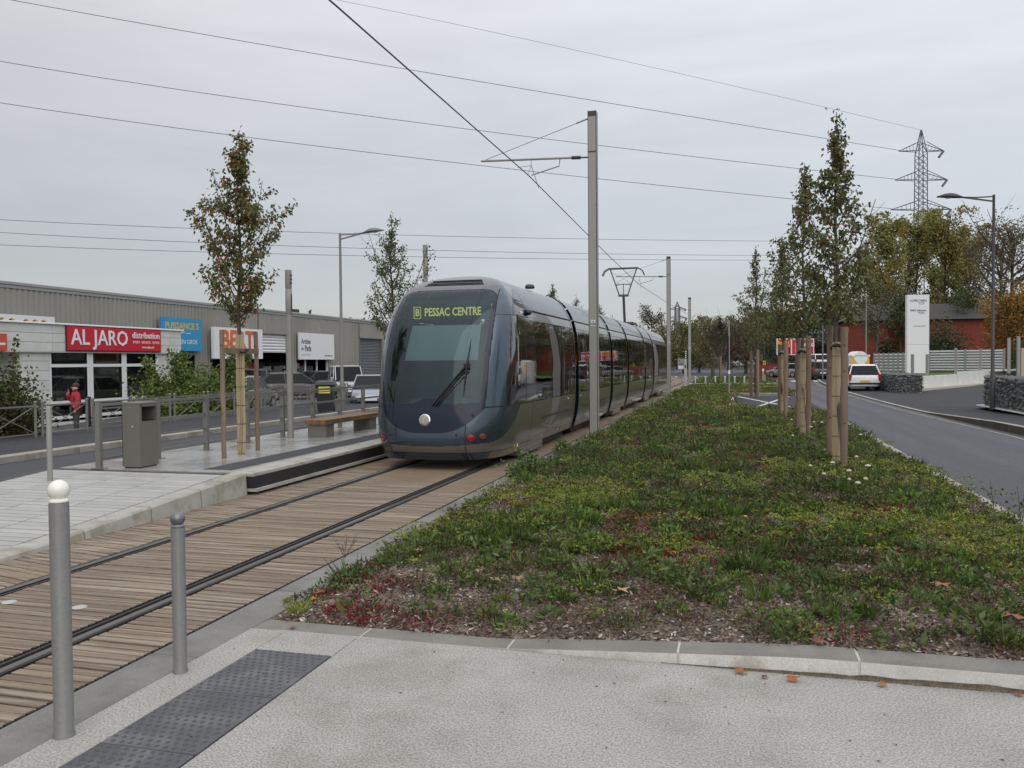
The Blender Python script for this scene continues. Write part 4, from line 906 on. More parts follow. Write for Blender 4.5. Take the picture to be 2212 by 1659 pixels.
def tie(a, b_, h, loc, label):
    b = MB(); b.box(-.0, b_[0]-a[0], -.012, .012, h-.05, h+.05) if False else b.bar((a[0], a[1], h), (b_[0], b_[1], h), .03, .085)
    o = b.build('tie_board', m_wood); o.location = loc; tag(o, label, 'tie board')
    b = MB(); n = 14; mx_, my_ = (a[0]+b_[0])/2, (a[1]+b_[1])/2
    b.tube([(mx_+.1*math.cos(2*PI*i/n), my_+.1*math.sin(2*PI*i/n), h+.03*math.sin(4*PI*i/n)) for i in range(n+1)], .018, 5); b.build('rubber_strap', m_black, o)
# left platform tree and its stakes
young_tree((-8.27, 12.6, .3), 5.75, .60, 2.3, 5200, PEAR_A, 'young tree with reddening leaves on the platform, wrapped in pale reeds', 'young pear trees', 11, guard=2.05, lsize=.072)
stake(-8.17, 11.94, .3, 2.12, .039, 'left wooden stake of the platform tree', 'wooden tree stakes'); stake(-8.31, 13.16, .3, 2.13, .039, 'right wooden stake of the platform tree', 'wooden tree stakes')
tie((0, 0), (-.14, 1.22), 1.78, (-8.13, 11.94, .3), 'dark tie board between the two stakes of the platform tree')
for x, y, h, s, n_, lab, pal in ((-8.35, 19.4, 5.45, .72, 2900, 'green young tree rising directly behind the tram windscreen corner', PEAR_G), (-8.3, 37.9, 5.35, .8, 1300, 'first treetop showing above the tram roof', PEAR_G), (-8.3, 44.4, 5.25, .75, 1000, 'second treetop above the tram roof, with bare reddish leaves', ([(0.12, 0.05, 0.03), (0.07, 0.06, 0.03)], [1, 1])), (-8.3, 51.6, 5.3, .8, 1000, 'third treetop above the tram roof beside the nearest mast', PEAR_G)):
    young_tree((x, y, .3), h, s, 2.2, n_, pal, lab, 'young pear trees', int(y*10), guard=0, lsize=.065 if y < 30 else .09)
# right hand row
RT = [((1.55, 14.15), 5.85, .46, 3000, 'tallest looking young tree with reed guard and two thick stakes, nearest on the right', 31), ((1.5, 20.4), 6.5, .46, 2900, 'second young tree of the right hand row behind the nearest', 32), ((1.35, 26.2), 5.6, .48, 2100, 'third young tree of the right hand row', 33), ((.95, 42.6), 7.6, 1.0, 2600, 'sparse half bare tree at the corner of the lay-by', 34)]
for (x, y), h, s, n_, lab, sd_ in RT:
    young_tree((x, y, .1), h, s, 2.35, n_, PEAR_B, lab, 'young pear trees', sd_, guard=2.0 if y < 40 else 1.9, lsize=.078 if y < 20 else .085 if y < 30 else .12, bare=.55 if y > 40 else .0, trunk_r=.05 if y < 40 else .08)
G = 'wooden tree stakes'
stake(1.62, 13.75, .07, 2.28, .056, 'thick stake on the right of the nearest right hand tree', G, (.0, 0)); stake(1.50, 14.6, .07, 2.35, .054, 'thick stake on the left behind the nearest right hand tree', G)
stake(1.60, 20.1, .07, 2.32, .06, 'right stake of the second right hand tree', G); stake(1.44, 20.95, .07, 2.3, .058, 'left stake of the second right hand tree', G)
stake(1.42, 25.8, .07, 2.3, .068, 'right stake of the third right hand tree', G); stake(1.3, 26.7, .07, 2.25, .066, 'left stake of the third right hand tree', G)
stake(1.02, 42.2, .1, 2.25, .075, 'right stake of the sparse tree at the lay-by corner', G, knot=False); stake(.72, 42.9, .1, 2.2, .07, 'left stake of the sparse tree at the lay-by corner', G, knot=False)
for (x, y, h) in ((1.6, 14.25, 1.98), (1.52, 20.5, 1.96), (1.36, 26.2, 1.96)):
    b = MB(); b.tube([(0.1*math.cos(2*PI*i/14), .32*math.sin(2*PI*i/14), h+.03*math.sin(4*PI*i/14)) for i in range(15)], .03, 5); o = b.build('rubber_strap', m_black); o.location = (x, y, .07); tag(o, 'black rubber strap round the stakes of the %s right hand tree' % {14.25: 'nearest', 20.5: 'second', 26.2: 'third'}[y], 'strap')

def big_tree(base, h, rad, pal, nleaf, lsize, label, seed, crown0=.25, trunk_r=.25, cat='tree', group='background trees', columns=False, name='broadleaf_tree', nlimb=26):
    r = np.random.default_rng(seed); t = empty(name, tuple(base), label=label, cat=cat, group=group)
    b = MB(); n = 8; b.tube([(r.normal(0, .15)*(i/n), r.normal(0, .15)*(i/n), h*.85*i/n) for i in range(n+1)], [trunk_r*(1-.85*i/n) for i in range(n+1)], 7); ends = []
    for i in range(nlimb):
        f = r.uniform(0, 1); z0 = h*(crown0*.7+(.85-crown0*.7)*f); az = r.uniform(0, 2*PI); prof = (math.sin(PI*(.12+.85*f))**.6); L = rad*prof*r.uniform(.6, 1.15)
        rise = L*r.uniform(.5, 1.3) if not columns else L*r.uniform(1.5, 3); pts = [np.array([0, 0, z0])+np.array([math.cos(az)*L*u**.9, math.sin(az)*L*u**.9, min(rise, h-z0)*u**1.1])+r.normal(0, .08, 3)*u for u in np.linspace(0, 1, 6)]
        b.tube(pts, [trunk_r*.28*(1-.85*j/5)+.01 for j in range(6)], 4); ends.append(pts)
        for q in range(3):
            j = int(r.integers(2, 6)); ends.append([pts[j], pts[j]+r.normal(0, L*.16, 3)+np.array([0, 0, L*.15]), pts[j]+r.normal(0, L*.3, 3)+np.array([0, 0, L*.3])]); b.tube(ends[-1], [.03*trunk_r*4, .02*trunk_r*3, .008], 4)
    b.build('trunk', m_bark, t, smooth=True)
    if nleaf:
        wt = r.uniform(.15, 1.8, len(ends)); wt /= wt.sum(); ids = r.choice(len(ends), nleaf, p=wt); P = np.empty((nleaf, 3))
        for k_, e in enumerate(ids):
            pts = ends[e]; u = r.uniform(.25, 1)*(len(pts)-1)*.999; j = int(u); P[k_] = pts[j]*(1-(u-j))+pts[j+1]*(u-j)
        P += r.normal(0, rad*.10, P.shape); P[:, 2] = np.clip(P[:, 2], h*crown0*.5, h*1.02)
        pc = np.array(pal[0]); ec = pc[r.choice(len(pc), len(ends), p=np.array(pal[1])/sum(pal[1]))]; C = ec[ids]*r.uniform(.65, 1.3, (nleaf, 1))
        leaf_mesh('crown', P, rv(nleaf)-np.array([0, 0, .4]), rv(nleaf), lsize*r.uniform(.6, 1.3, nleaf), lsize*.7, C, m_leaf, t, fold=.15)
    return t
def bush(base, rx, ry, h, pal, nleaf, lsize, label, seed, cat='shrub', group='shrubs', name='shrub', spikes=0):
    r = np.random.default_rng(seed); t = empty(name, tuple(base), label=label, cat=cat, group=group); b = MB(); sp = []
    for i in range(26):
        az = r.uniform(0, 2*PI); q = r.uniform(.1, 1)**.6; e = np.array([math.cos(az)*rx*q, math.sin(az)*ry*q, h*r.uniform(.5, 1)*(1-.35*q)])
        if i < spikes: e[2] = h*r.uniform(1.0, 1.18)
        pts = [np.array([e[0]*.15, e[1]*.15, 0]), e*np.array([.7, .7, .5]), e]; b.tube(pts, [.02, .012, .004], 4); sp.append(pts)
    b.build('stems', m_bark, t)
    ids = r.integers(0, len(sp), nleaf); P = np.empty((nleaf, 3))
    for k_, e in enumerate(ids):
        pts = sp[e]; u = r.uniform(.15, 1)*1.999; j = int(u); P[k_] = pts[j]*(1-(u-j))+pts[j+1]*(u-j)
    sig = np.where((ids < spikes)[:, None], .25, 1.0)*np.array([rx*.22, ry*.22, h*.10]); P += r.normal(0, 1, P.shape)*sig; P[:, 2] = np.abs(P[:, 2])
    dm = (r.random(nleaf) < .62) & (ids >= spikes); q_ = rv(nleaf)*(r.uniform(.45, 1, (nleaf, 1)))*(1+.22*np.sin(rv(nleaf)[:, :1]*5)); q_[:, 2] = np.abs(q_[:, 2]); P[dm] = (q_*np.array([rx, ry, h*.86]))[dm]
    pc = np.array(pal[0]); C = pc[r.choice(len(pc), nleaf, p=np.array(pal[1])/sum(pal[1]))]*r.uniform(.6, 1.3, (nleaf, 1)); leaf_mesh('foliage', P, rv(nleaf), rv(nleaf), lsize*r.uniform(.6, 1.3, nleaf), lsize*.75, C, m_leaf, t, fold=.15); return t
GRN = ([(0.08, 0.125, 0.025), (0.11, 0.15, 0.035), (0.055, 0.085, 0.022), (0.16, 0.17, 0.035)], [4, 3, 3, 1])
DRK = ([(0.05, 0.07, 0.028), (0.065, 0.085, 0.03), (0.08, 0.075, 0.04)], [4, 3, 1])
POP = ([(0.25, 0.25, 0.075), (0.31, 0.27, 0.08), (0.19, 0.20, 0.065), (0.36, 0.27, 0.07)], [4, 3, 3, 1.2])
ORG = ([(0.35, 0.19, 0.03), (0.28, 0.13, 0.025), (0.14, 0.12, 0.03)], [4, 2, 2])
BRN = ([(0.16, 0.125, 0.07), (0.20, 0.155, 0.07), (0.13, 0.135, 0.06)], [3, 3, 3])
bush((-17.6, 16.6, -.1), .75, 1.0, 2.3, ([(0.05, 0.075, 0.02), (0.12, 0.13, 0.03), (0.1, 0.05, 0.03)], [4, 2, 1.5]), 6500, .095, 'leafy shrub growing through the railing at the left edge', 41, spikes=2)
bush((-19.0, 26.3, -.45), 1.5, 2.5, 2.45, ([(0.11, 0.17, 0.035), (0.15, 0.20, 0.045), (0.075, 0.115, 0.03), (0.2, 0.21, 0.045)], [4, 3, 3, 1]), 24000, .115, 'broad green shrub between the shop and the parked cars', 42, spikes=5)
# ================================================================== PARKED CARS
def car(loc, rz, L, W, H, kind, paint, label, plate=m_white, nm='parked_car', rear_col=None, group=None):
    t = empty(nm, loc, rz, label=label, cat='van' if kind == 'van' else 'car', group=group or 'parked cars')
    hw = W/2; belt = H*.62 if kind != 'van' else H*.56
    S = [(-.5, .78, .36, belt*.86), (-.49, .90, .26, belt*.95), (-.44, .97, .21, belt*1.0), (-.25, 1, .2, belt), (.05, 1, .2, belt*.985), (.22, .995, .2, belt*.95), (.34, .985, .2, belt*.90), (.42, .95, .21, belt*.83), (.475, .87, .25, belt*.70), (.5, .68, .34, belt*.55)]
    b = MB(); vs = []; ns = 10
    for f, w, zl, zb in S:
        y = f*L; w *= hw; zm = (zl+zb)/2
        vs += [(-w*.86, y, zl), (-w*.97, y, zl+.10), (-w, y, zm), (-w*.965, y, zb-.05), (-w*.86, y, zb), (w*.86, y, zb), (w*.965, y, zb-.05), (w, y, zm), (w*.97, y, zl+.10), (w*.86, y, zl)]
    b.add(vs, [(i*ns+j, i*ns+(j+1) % ns, (i+1)*ns+(j+1) % ns, (i+1)*ns+j) for i in range(len(S)-1) for j in range(ns)]+[tuple(range(ns)), tuple((len(S)-1)*ns+j for j in range(ns))])
    b.build('body', paint, t, smooth=True)
    rb, rt, ft, fb = {'hatch': (-.485, -.36, .05, .24), 'wagon': (-.49, -.42, .05, .23), 'mpv': (-.49, -.43, .10, .30), 'saloon': (-.37, -.2, .06, .24), 'van': (-.49, -.47, .12, .28)}[kind]
    tw = .70 if kind != 'van' else .82; zb = belt-.03
    base = [(-.90*hw, rb*L), (.90*hw, rb*L), (.90*hw, fb*L), (-.90*hw, fb*L)]; top = [(-tw*hw, rt*L), (tw*hw, rt*L), (tw*hw, ft*L), (-tw*hw, ft*L)]; zt = H-.05
    b = MB(); b.add([(x, y, zb) for x, y in base]+[(x, y, zt) for x, y in top], [(0, 1, 5, 4), (1, 2, 6, 5), (2, 3, 7, 6), (3, 0, 4, 7), (4, 5, 6, 7)]); b.build('windows', M('car_glass', (0.008, 0.010, 0.012), .1, spec=.15), t)
    b = MB(); rw = tw*hw+.015
    b.add([(-rw, rt*L-.05, zt-.03), (rw, rt*L-.05, zt-.03), (rw, ft*L+.03, zt-.03), (-rw, ft*L+.03, zt-.03), (-rw*.9, rt*L+.06, H), (rw*.9, rt*L+.06, H), (rw*.88, ft*L-.12, H), (-rw*.88, ft*L-.12, H)], [(0, 1, 5, 4), (1, 2, 6, 5), (2, 3, 7, 6), (3, 0, 4, 7), (4, 5, 6, 7), (3, 2, 1, 0)]); b.build('roof', paint, t)
    b = MB()
    for i, (bp, tp) in enumerate(zip(base, top)): b.bar((bp[0]*1.0, bp[1], zb), (tp[0]*1.0, tp[1], zt), .045, .05 if i > 1 else .12)
    for s in (-1, 1):
        for q in ((.45,) if kind != 'van' else (.3, .72)): yb, yt = (rb+(fb-rb)*q)*L, (rt+(ft-rt)*q)*L; b.bar((s*.905*hw, yb, zb), (s*(tw*hw+.004), yt, zt), .03, .06)
    b.build('pillars', paint, t)
    for sx_ in (-1, 1):
        for fy_ in (-.31, .31):
            b = MB(); b.tube([(sx_*(hw-.2), fy_*L, .31), (sx_*(hw+.005), fy_*L, .31)], .31, 20); w = b.build('wheel', m_black, t)
            b = MB(); b.tube([(sx_*(hw-.02), fy_*L, .31), (sx_*(hw+.015), fy_*L, .31)], .19, 14); b.build('rim', M('alloy', (.4, .4, .4), .35, .7), w)
    for s in (-1, 1):
        b = MB(); b.box(min(s*.62*hw, s*.93*hw), max(s*.62*hw, s*.93*hw), L*.462, L*.485, belt*.62, belt*.76); b.build('headlight', M('headlamp_clear', (.6, .62, .62), .1, .3, coat=1), t)
        b = MB(); b.box(min(s*.78*hw, s*.95*hw), max(s*.78*hw, s*.95*hw), -L*.497, -L*.465, belt*.62, belt*(1.04 if kind in ('wagon', 'mpv', 'hatch') else .9)); b.build('tail_light', M('car_tail_red', (.35, .01, .015), .25, coat=.8), t)
        b = MB(); b.box(min(s*hw, s*(hw+.16)), max(s*hw, s*(hw+.16)), fb*L-.28, fb*L-.16, belt, belt+.14, c=.02); b.build('mirror', paint, t)
    b = MB(); b.box(-.26, .26, -L*.502-.005, -L*.49, belt*.52, belt*.52+.11); b.build('rear_plate', plate, t)
    b = MB(); b.box(-.26, .26, L*.497, L*.503, .36, .47); b.build('front_plate', m_white, t)
    b = MB(); b.box(-.8*hw, .8*hw, L*.47, L*.492, .30, .50); b.build('grille', m_black, t)
    b = MB(); b.box(-.93*hw, .93*hw, -L*.503, -L*.47, .36, .46, c=.01); b.build('rear_bumper', m_black, t); return t
pS = M('car_silver', (.42, .43, .44), .3, .6, coat=.6); pG = M('car_dark_grey', (.075, .075, .08), .3, .4, coat=.7); pB = M('car_beige', (.25, .25, .19), .35, .3, coat=.5); pK = M('car_black', (.03, .03, .035), .3, .2, coat=.7); pW = M('car_white', (.78, .78, .77), .3, coat=.6); pSb = M('car_blue_silver', (.27, .30, .34), .3, .5, coat=.6)
def cz(x, y): return zlot(x, y)
def pcar(px, depth, rz, *a, **k):
    q = at(px, 800, depth); return car((q[0], q[1], cz(q[0], q[1])+k.pop('dz', .0)), math.radians(rz), *a, **k)
pcar(530, 37, 12, 3.9, 1.65, 1.55, 'hatch', pB, 'pale olive small car half hidden behind the platform tree')
pcar(556, 52, 200, 4.5, 1.75, 1.62, 'wagon', pG, 'grey estate car parked nose out below the white roller door')
pcar(640, 46.5, -55, 4.1, 1.8, 1.5, 'hatch', M('car_taupe', (.11, .105, .105), .3, .4, coat=.7), 'dark taupe hatchback seen from behind with red rear lights')
pcar(677, 55, 160, 4.3, 1.75, 1.5, 'hatch', pK, 'black car parked in front of the shop shelves')
pcar(748, 49, 215, 4.2, 1.75, 1.85, 'van', pS, 'silver family van parked facing the street')
pcar(800, 38, 205, 4.6, 1.75, 1.45, 'saloon', pSb, 'blue grey saloon nose out beside the tram')
# right side vehicles
def rcar(px, py, rz, *a, **k):
    v = cf*F+cr_*(px-CX)+cd_*(py-CY); tt = -(HC-.06)/v[2]; q = np.array([0, 0, HC])+v*tt; return car((q[0], q[1], .05), math.radians(rz), *a, **k)
rcar(1853, 841, 2, 4.5, 1.78, 1.5, 'wagon', pW, 'white estate car with a yellow plate parked beside the stone wall', plate=M('yellow_plate', (.65, .42, .05), .5))
rcar(1701, 815, 48, 4.2, 1.75, 1.45, 'hatch', pS, 'silver hatchback parked by the red brick wall')
rcar(1768, 818, 5, 4.5, 1.8, 1.62, 'mpv', pG, 'dark people carrier parked beyond the stakes')
q = at(1759, 778, 84); car((q[0], q[1], 1.0), math.radians(20), 4.0, 1.7, 1.4, 'hatch', pW, 'small white car showing above the dark people carrier')
b = MB(); b.box(q[0]-1.6, q[0]+16, q[1]-2.2, q[1]+14, -.1, 1.0); b.build('raised_terrace', m_grass, kind='structure')
q = at(1600, 789, 128); car((q[0], q[1], .75), math.radians(75), 4.2, 1.75, 1.8, 'van', pW, 'small white van on the sloping grass far off', nm='parked_van')
# ================================================================== WHEELIE BIN + PERSON
t = empty('wheeled_bin', (-14.25, 27.0, .118), math.radians(20), label='black wheeled bin with a yellow sticker at the foot of the street lamp', cat='bin')
b = MB(); b.add([(-.25, -.28, .05), (.25, -.28, .05), (.25, .28, .05), (-.25, .28, .05), (-.31, -.36, .98), (.31, -.36, .98), (.31, .36, .98), (-.31, .36, .98)], [(3, 2, 1, 0), (4, 5, 6, 7), (0, 1, 5, 4), (1, 2, 6, 5), (2, 3, 7, 6), (3, 0, 4, 7)]); b.build('bin_body', M('bin_plastic', (.02, .021, .021), .5), t)
b = MB(); b.add([(-.36, -.42, .98), (.36, -.42, .98), (.36, .42, .98), (-.36, .42, .98), (-.28, -.3, 1.08), (.28, -.3, 1.08), (.28, .34, 1.12), (-.28, .34, 1.12)], [(3, 2, 1, 0), (4, 5, 6, 7), (0, 1, 5, 4), (1, 2, 6, 5), (2, 3, 7, 6), (3, 0, 4, 7)]); b.build('lid', M('bin_plastic', (.02, .021, .021), .5), t)
b = MB(); b.box(-.2, .2, -.355, -.34, .68, .93); st_ = b.build('sticker', M('sticker_yellow', (.75, .68, .12), .6), t)
for s in (-1, 1): b = MB(); b.tube([(s*.22, .3, .1), (s*.28, .3, .1)], .1, 12); b.build('wheel', m_black, t)
b = MB(); b.tube([(-.3, .4, 1.0), (.3, .4, 1.0)], .018, 6); b.build('handle', m_black, t)

def skin(name, V, E_, R, mat, parent, lv=2, root=0):
    me = bpy.data.meshes.new(name); me.from_pydata(V, E_, []); o = bpy.data.objects.new(name, me); COL.objects.link(o)
    m1 = o.modifiers.new('s', 'SKIN'); m2 = o.modifiers.new('u', 'SUBSURF'); m2.levels = lv; m2.render_levels = lv
    for i, r_ in enumerate(R): me.skin_vertices[0].data[i].radius = (r_, r_) if not isinstance(r_, tuple) else r_
    me.skin_vertices[0].data[root].use_root = True
    dg = bpy.context.evaluated_depsgraph_get(); dg.update(); m = bpy.data.meshes.new_from_object(o.evaluated_get(dg)); bpy.data.objects.remove(o); m.materials.clear(); m.materials.append(mat)
    m.polygons.foreach_set('use_smooth', [True]*len(m.polygons)); return link(name, m, parent=parent)
pp = empty('person', (-20.6, 22.15, zlot(-20.6, 22.15)), math.radians(-38), label='person in a red jacket holding a phone to the face in front of the shop', cat='person')
m_skin = M('skin', (.42, .24, .17), .6); m_trs = M('trousers', (.05, .05, .045), .9, var=.1); m_jkt = M('red_jacket', (.38, .02, .035), .8, var=.15, scale=8); m_hair = M('brown_hair', (.07, .035, .02), .8)
# body as one skin: pelvis root, legs, torso, neck, head, arms.  +x is the person's left, -y is forward
V = [(0, 0, .95), (0, 0, 1.15), (0, -.01, 1.36), (0, -.01, 1.50), (0, -.02, 1.60), (0, -.03, 1.69), (.10, 0, .90), (.12, -.02, .50), (.13, .01, .09), (.13, -.13, .04), (-.10, 0, .90), (-.11, .02, .50), (-.13, .03, .09), (-.14, -.11, .04),
     (.19, 0, 1.44), (.26, .02, 1.16), (.25, -.06, .92), (.25, -.08, .84), (-.19, 0, 1.44), (-.27, -.10, 1.20), (-.14, -.22, 1.44), (-.09, -.17, 1.52)]
E_ = [(0, 1), (1, 2), (2, 3), (3, 4), (4, 5), (0, 6), (6, 7), (7, 8), (8, 9), (0, 10), (10, 11), (11, 12), (12, 13), (2, 14), (14, 15), (15, 16), (16, 17), (2, 18), (18, 19), (19, 20), (20, 21)]
R = [.14, .14, .155, .06, .085, .09, .095, .065, .045, .045, .095, .065, .045, .045, .07, .05, .038, .035, .07, .05, .036, .034]
body = skin('body', V, E_, R, m_skin, pp)
def sub(idx, grow, mat, nm, extraV=None):
    mp_ = {v: i for i, v in enumerate(idx)}; skin(nm, [V[i] for i in idx], [(mp_[a], mp_[c]) for a, c in E_ if a in mp_ and c in mp_], [R[i]+grow for i in idx], mat, pp)
sub([0, 6, 7, 8, 10, 11, 12], .022, m_trs, 'trousers'); sub([0, 1, 2, 14, 15, 16, 18, 19, 20], .028, m_jkt, 'jacket')
for s in (.13, -.135): b = MB(); b.box(s-.05, s+.05, -.19, .08, 0, .09, c=.03); b.build('shoe', m_black, pp)
b = MB(); b.lathe([(.05, -.03), (.088, 0), (.094, .04), (.085, .075), (.055, .10), (0, .112)], 0, 0, 14); o = link('hair', b.mesh('hair', m_hair, True), parent=pp, loc=(0, .015, 1.685)); o.scale = (1, 1.1, 1)
b = MB(); b.box(-.02, .02, -.01, .01, -.06, .06); o = link('phone', b.mesh('phone', m_black), parent=pp, loc=(-.10, -.17, 1.58), rot=(.3, .3, 0))
for fx in range(4): b = MB(); b.tube([(0, 0, 0), (0.0, -.015, .03), (.012, -.005, .055)], [.009, .008, .006], 6); link('finger', b.mesh('finger', m_skin), parent=pp, loc=(-.125+fx*.017, -.19, 1.54))
b = MB(); b.lathe([(.004, -.02), (.014, -.012), (.008, .02)], 0, 0, 8); link('nose', b.mesh('nose', m_skin), parent=pp, loc=(0, -.125, 1.65))
for s in (-1, 1): b = MB(); b.lathe([(0, -.006), (.009, 0), (0, .006)], 0, 0, 8); link('eye', b.mesh('eye', m_black), parent=pp, loc=(s*.032, -.115, 1.69))
# ================================================================== LEFT BUILDINGS
m_clad = M('shed_cladding', (0.29, 0.28, 0.25), .6, .1, var=.08, scale=.8, stretch=(1, 1, .3), stain=(0.25, 0.24, 0.21), stscale=.4)
SX = -30.0; shed = empty('retail_shed', (SX, 50, -.2), label='long grey ribbed retail shed behind the parked cars', cat='building')
def lx(x): return x-SX
holes = [(38.2, 41.2, -.2, 2.4), (42.6, 47.4, -.2, 2.15), (47.75, 51.4, -.1, 3.88), (52.55, 57.2, -.1, 2.15), (62.7, 67.2, -.1, 3.95)]
def ribs(y0, y1, z0, z1):
    b = MB(); y = y0; pts = []
    while y < y1-.01:
        for dy, dx in ((0, 0), (.12, 0), (.15, .045), (.27, .045), (.30, 0)): pts.append((dx, min(y+dy, y1)))
        y += .30
    vs = []
    for dx, y in pts: vs += [(dx, y-50, z0+.2), (dx, y-50, z1+.2)]
    b.add(vs, [(2*i, 2*i+2, 2*i+3, 2*i+1) for i in range(len(pts)-1)]); return b.build('ribbed_cladding', m_clad, shed)
ys_ = 8.0
for (a, c, z0, z1) in holes: ribs(ys_, a, -.2, 5.35); ribs(a, c, z1, 5.35); ys_ = c
ribs(ys_, 110, -.2, 5.35)
b = MB(); b.box(-.15, .12, -42.2, 60, 5.55, 5.68, c=.02); b.box(.05, .075, -42, 60, 5.40, 5.55); b.build('parapet_cap', M('parapet_grey', (.33, .33, .32), .5, .2), shed)
b = MB(); b.box(-25, -.1, -42, 60, 5.3, 5.5); b.build('roof', m_dark, shed)
b = MB(); b.box(-6.0, -5.9, -42, 60, 0, 5.4); b.build('inner_wall', M('inner_dark', (.035, .035, .035), .9), shed)
b = MB(); b.box(-.3, .0, 2.5, 3.1, 5.68, 5.92); b.build('roof_vent', m_dark, shed)
def lsign(nm, X, y0, y1, z0, z1, mat, label, depth=.12, frame=None):
    t = empty(nm, (X, (y0+y1)/2, (z0+z1)/2), PI/2, label=label, cat='sign'); w, h = (y1-y0)/2, (z1-z0)/2
    b = MB(); b.box(-w, w, -depth, 0, -h, h, c=.0); b.build('panel', mat, t)
    if frame:
        b = MB(); b.box(-w-.03, w+.03, -depth+.02, .0, h, h+.04); b.box(-w-.03, w+.03, -depth+.02, .0, -h-.04, -h); b.box(-w-.04, -w, -depth+.02, 0, -h, h); b.box(w, w+.04, -depth+.02, 0, -h, h); b.build('frame', frame, t)
    return t, -depth-.003
m_bs = M('blue_sign', (.03, .28, .50), .45); m_or = M('orange_letters', (.62, .15, .03), .5); m_ink = M('dark_ink', (.03, .03, .035), .5); m_sw = M('sign_white', (.74, .75, .76), .5, var=.03)
t, fz = lsign('shop_sign', SX+.25, 37.9, 41.4, 2.63, 4.44, m_bs, 'blue sign reading PUISSANCE 5 on the grey shed')
text('sign_text', 'PUISSANCE 5', .50, M('ochre_letters', (.62, .42, .08), .5), t, (0, fz, .45), sx=1.0, bold=.012); text('sign_text', 'EN GROS', .36, m_sw, t, (.55, fz, -.42)); 
b = MB(); b.tube([(-.2, fz, .05), (.1, fz, .12), (.4, fz, .03), (.7, fz, .09)], .02, 5); b.build('swoosh', m_sw, t)
t, fz = lsign('shop_sign', SX+.3, 42.34, 47.49, 2.2, 4.07, m_sw, 'white sign with large orange letters BERTI behind the platform tree', .2)
text('sign_text', 'BERTI', 1.55, m_or, t, (.0, fz, .18), sx=.98, bold=.03, ext=.05); text('sign_text', 'PRET A PORTER', .3, m_ink, t, (.3, fz, -.74), bold=.01)
t, fz = lsign('shop_sign', SX+.25, 52.4, 57.55, 2.16, 4.06, m_sw, 'white sign reading Articles de Paris on the grey shed', .15)
text('sign_text', 'Articles', .52, m_ink, t, (-2.35, fz, .32), sx=.8, bold=.008, align='LEFT'); text('sign_text', 'de', .38, m_ink, t, (-2.35, fz, -.18), sx=.8, bold=.004, align='LEFT'); text('sign_text', 'Paris', .60, m_ink, t, (-1.90, fz, -.17), sx=.8, bold=.012, align='LEFT')
text('sign_text', 'ACCESSOIRES', .2, M('pale_ink', (.4, .4, .4), .6), t, (-2.35, fz, -.62), align='LEFT'); text('sign_text', 'articlesdeparis.com', .19, m_ink, t, (2.3, fz, -.66), align='RIGHT', sx=.85)
t, fz = lsign('shop_sign', SX+.25, 24.0, 30.7, 2.9, 4.05, m_sw, 'white sign whose letter tops show above the annex roof', .15)
text('sign_text', '10 000', .95, m_ink, t, (1.6, fz, .0), bold=.02); text('sign_text', '10 000', .95, m_yel, t, (1.66, fz+.002, .04), bold=.03)
# roller doors
def roller(y0, y1, z0, z1, mat, slat, nm='roller_door'):
    b = MB(); z = z0
    while z < z1-.01: b.add([(-.12, y0-50, z+.2), (-.12, y1-50, z+.2), (-.075, y1-50, z+slat*.5+.2), (-.075, y0-50, z+slat*.5+.2), (-.12, y1-50, z+slat*.9+.2), (-.12, y0-50, z+slat*.9+.2)], [(0, 1, 2, 3), (3, 2, 4, 5)]); z += slat
    o = b.build(nm, mat, shed); b = MB()
    for yy_ in (y0, y1): b.box(-.14, .08, yy_-50-.05, yy_-50+.05, z0+.1, z1+.25)
    b.box(-.14, .08, y0-50-.05, y1-50+.05, z1+.2, z1+.27); b.build('door_frame', m_post, o); return o
roller(47.75, 51.4, 2.62, 3.85, m_sw, .2); roller(62.7, 67.2, -.1, 3.93, M('grey_roller', (.17, .18, .19), .5, .2), .13)
# shop opening with shelves under the signs
def shelves(y0, y1, zt):
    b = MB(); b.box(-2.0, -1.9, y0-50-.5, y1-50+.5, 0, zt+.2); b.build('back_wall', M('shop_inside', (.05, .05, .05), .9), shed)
    b = MB()
    for z in (.5, 1.05, 1.5): b.box(-1.8, -1.2, y0-50, y1-50, z+.2, z+.24)
    n = int((y1-y0)/1.2)
    for i in range(n+1): b.box(-1.8, -1.2, y0-50+i*(y1-y0)/n-.03, y0-50+i*(y1-y0)/n+.03, .2, 1.9)
    sh = b.build('shelving', M('shelf_white', (.5, .5, .48), .6), shed)
    for i in range(14):
        b = MB(); w_, h_ = random.uniform(.2, .45), random.uniform(.15, .36); b.box(0, .3, 0, w_, 0, h_); z = random.choice((.74, 1.29, 1.74)); link('box', b.mesh('box', random.choice([m_sw, m_dark, m_conc, m_red])), parent=sh, loc=(-1.6, y0-50+random.uniform(.1, y1-y0-.5), z-.2+.2))
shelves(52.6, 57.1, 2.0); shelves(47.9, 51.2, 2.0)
b = MB()
for y in (52.6, 53.9, 55.6, 57.15): b.box(-.1, .0, y-50-.04, y-50+.04, .1, 2.35)
b.build('window_frame', m_sw, shed)
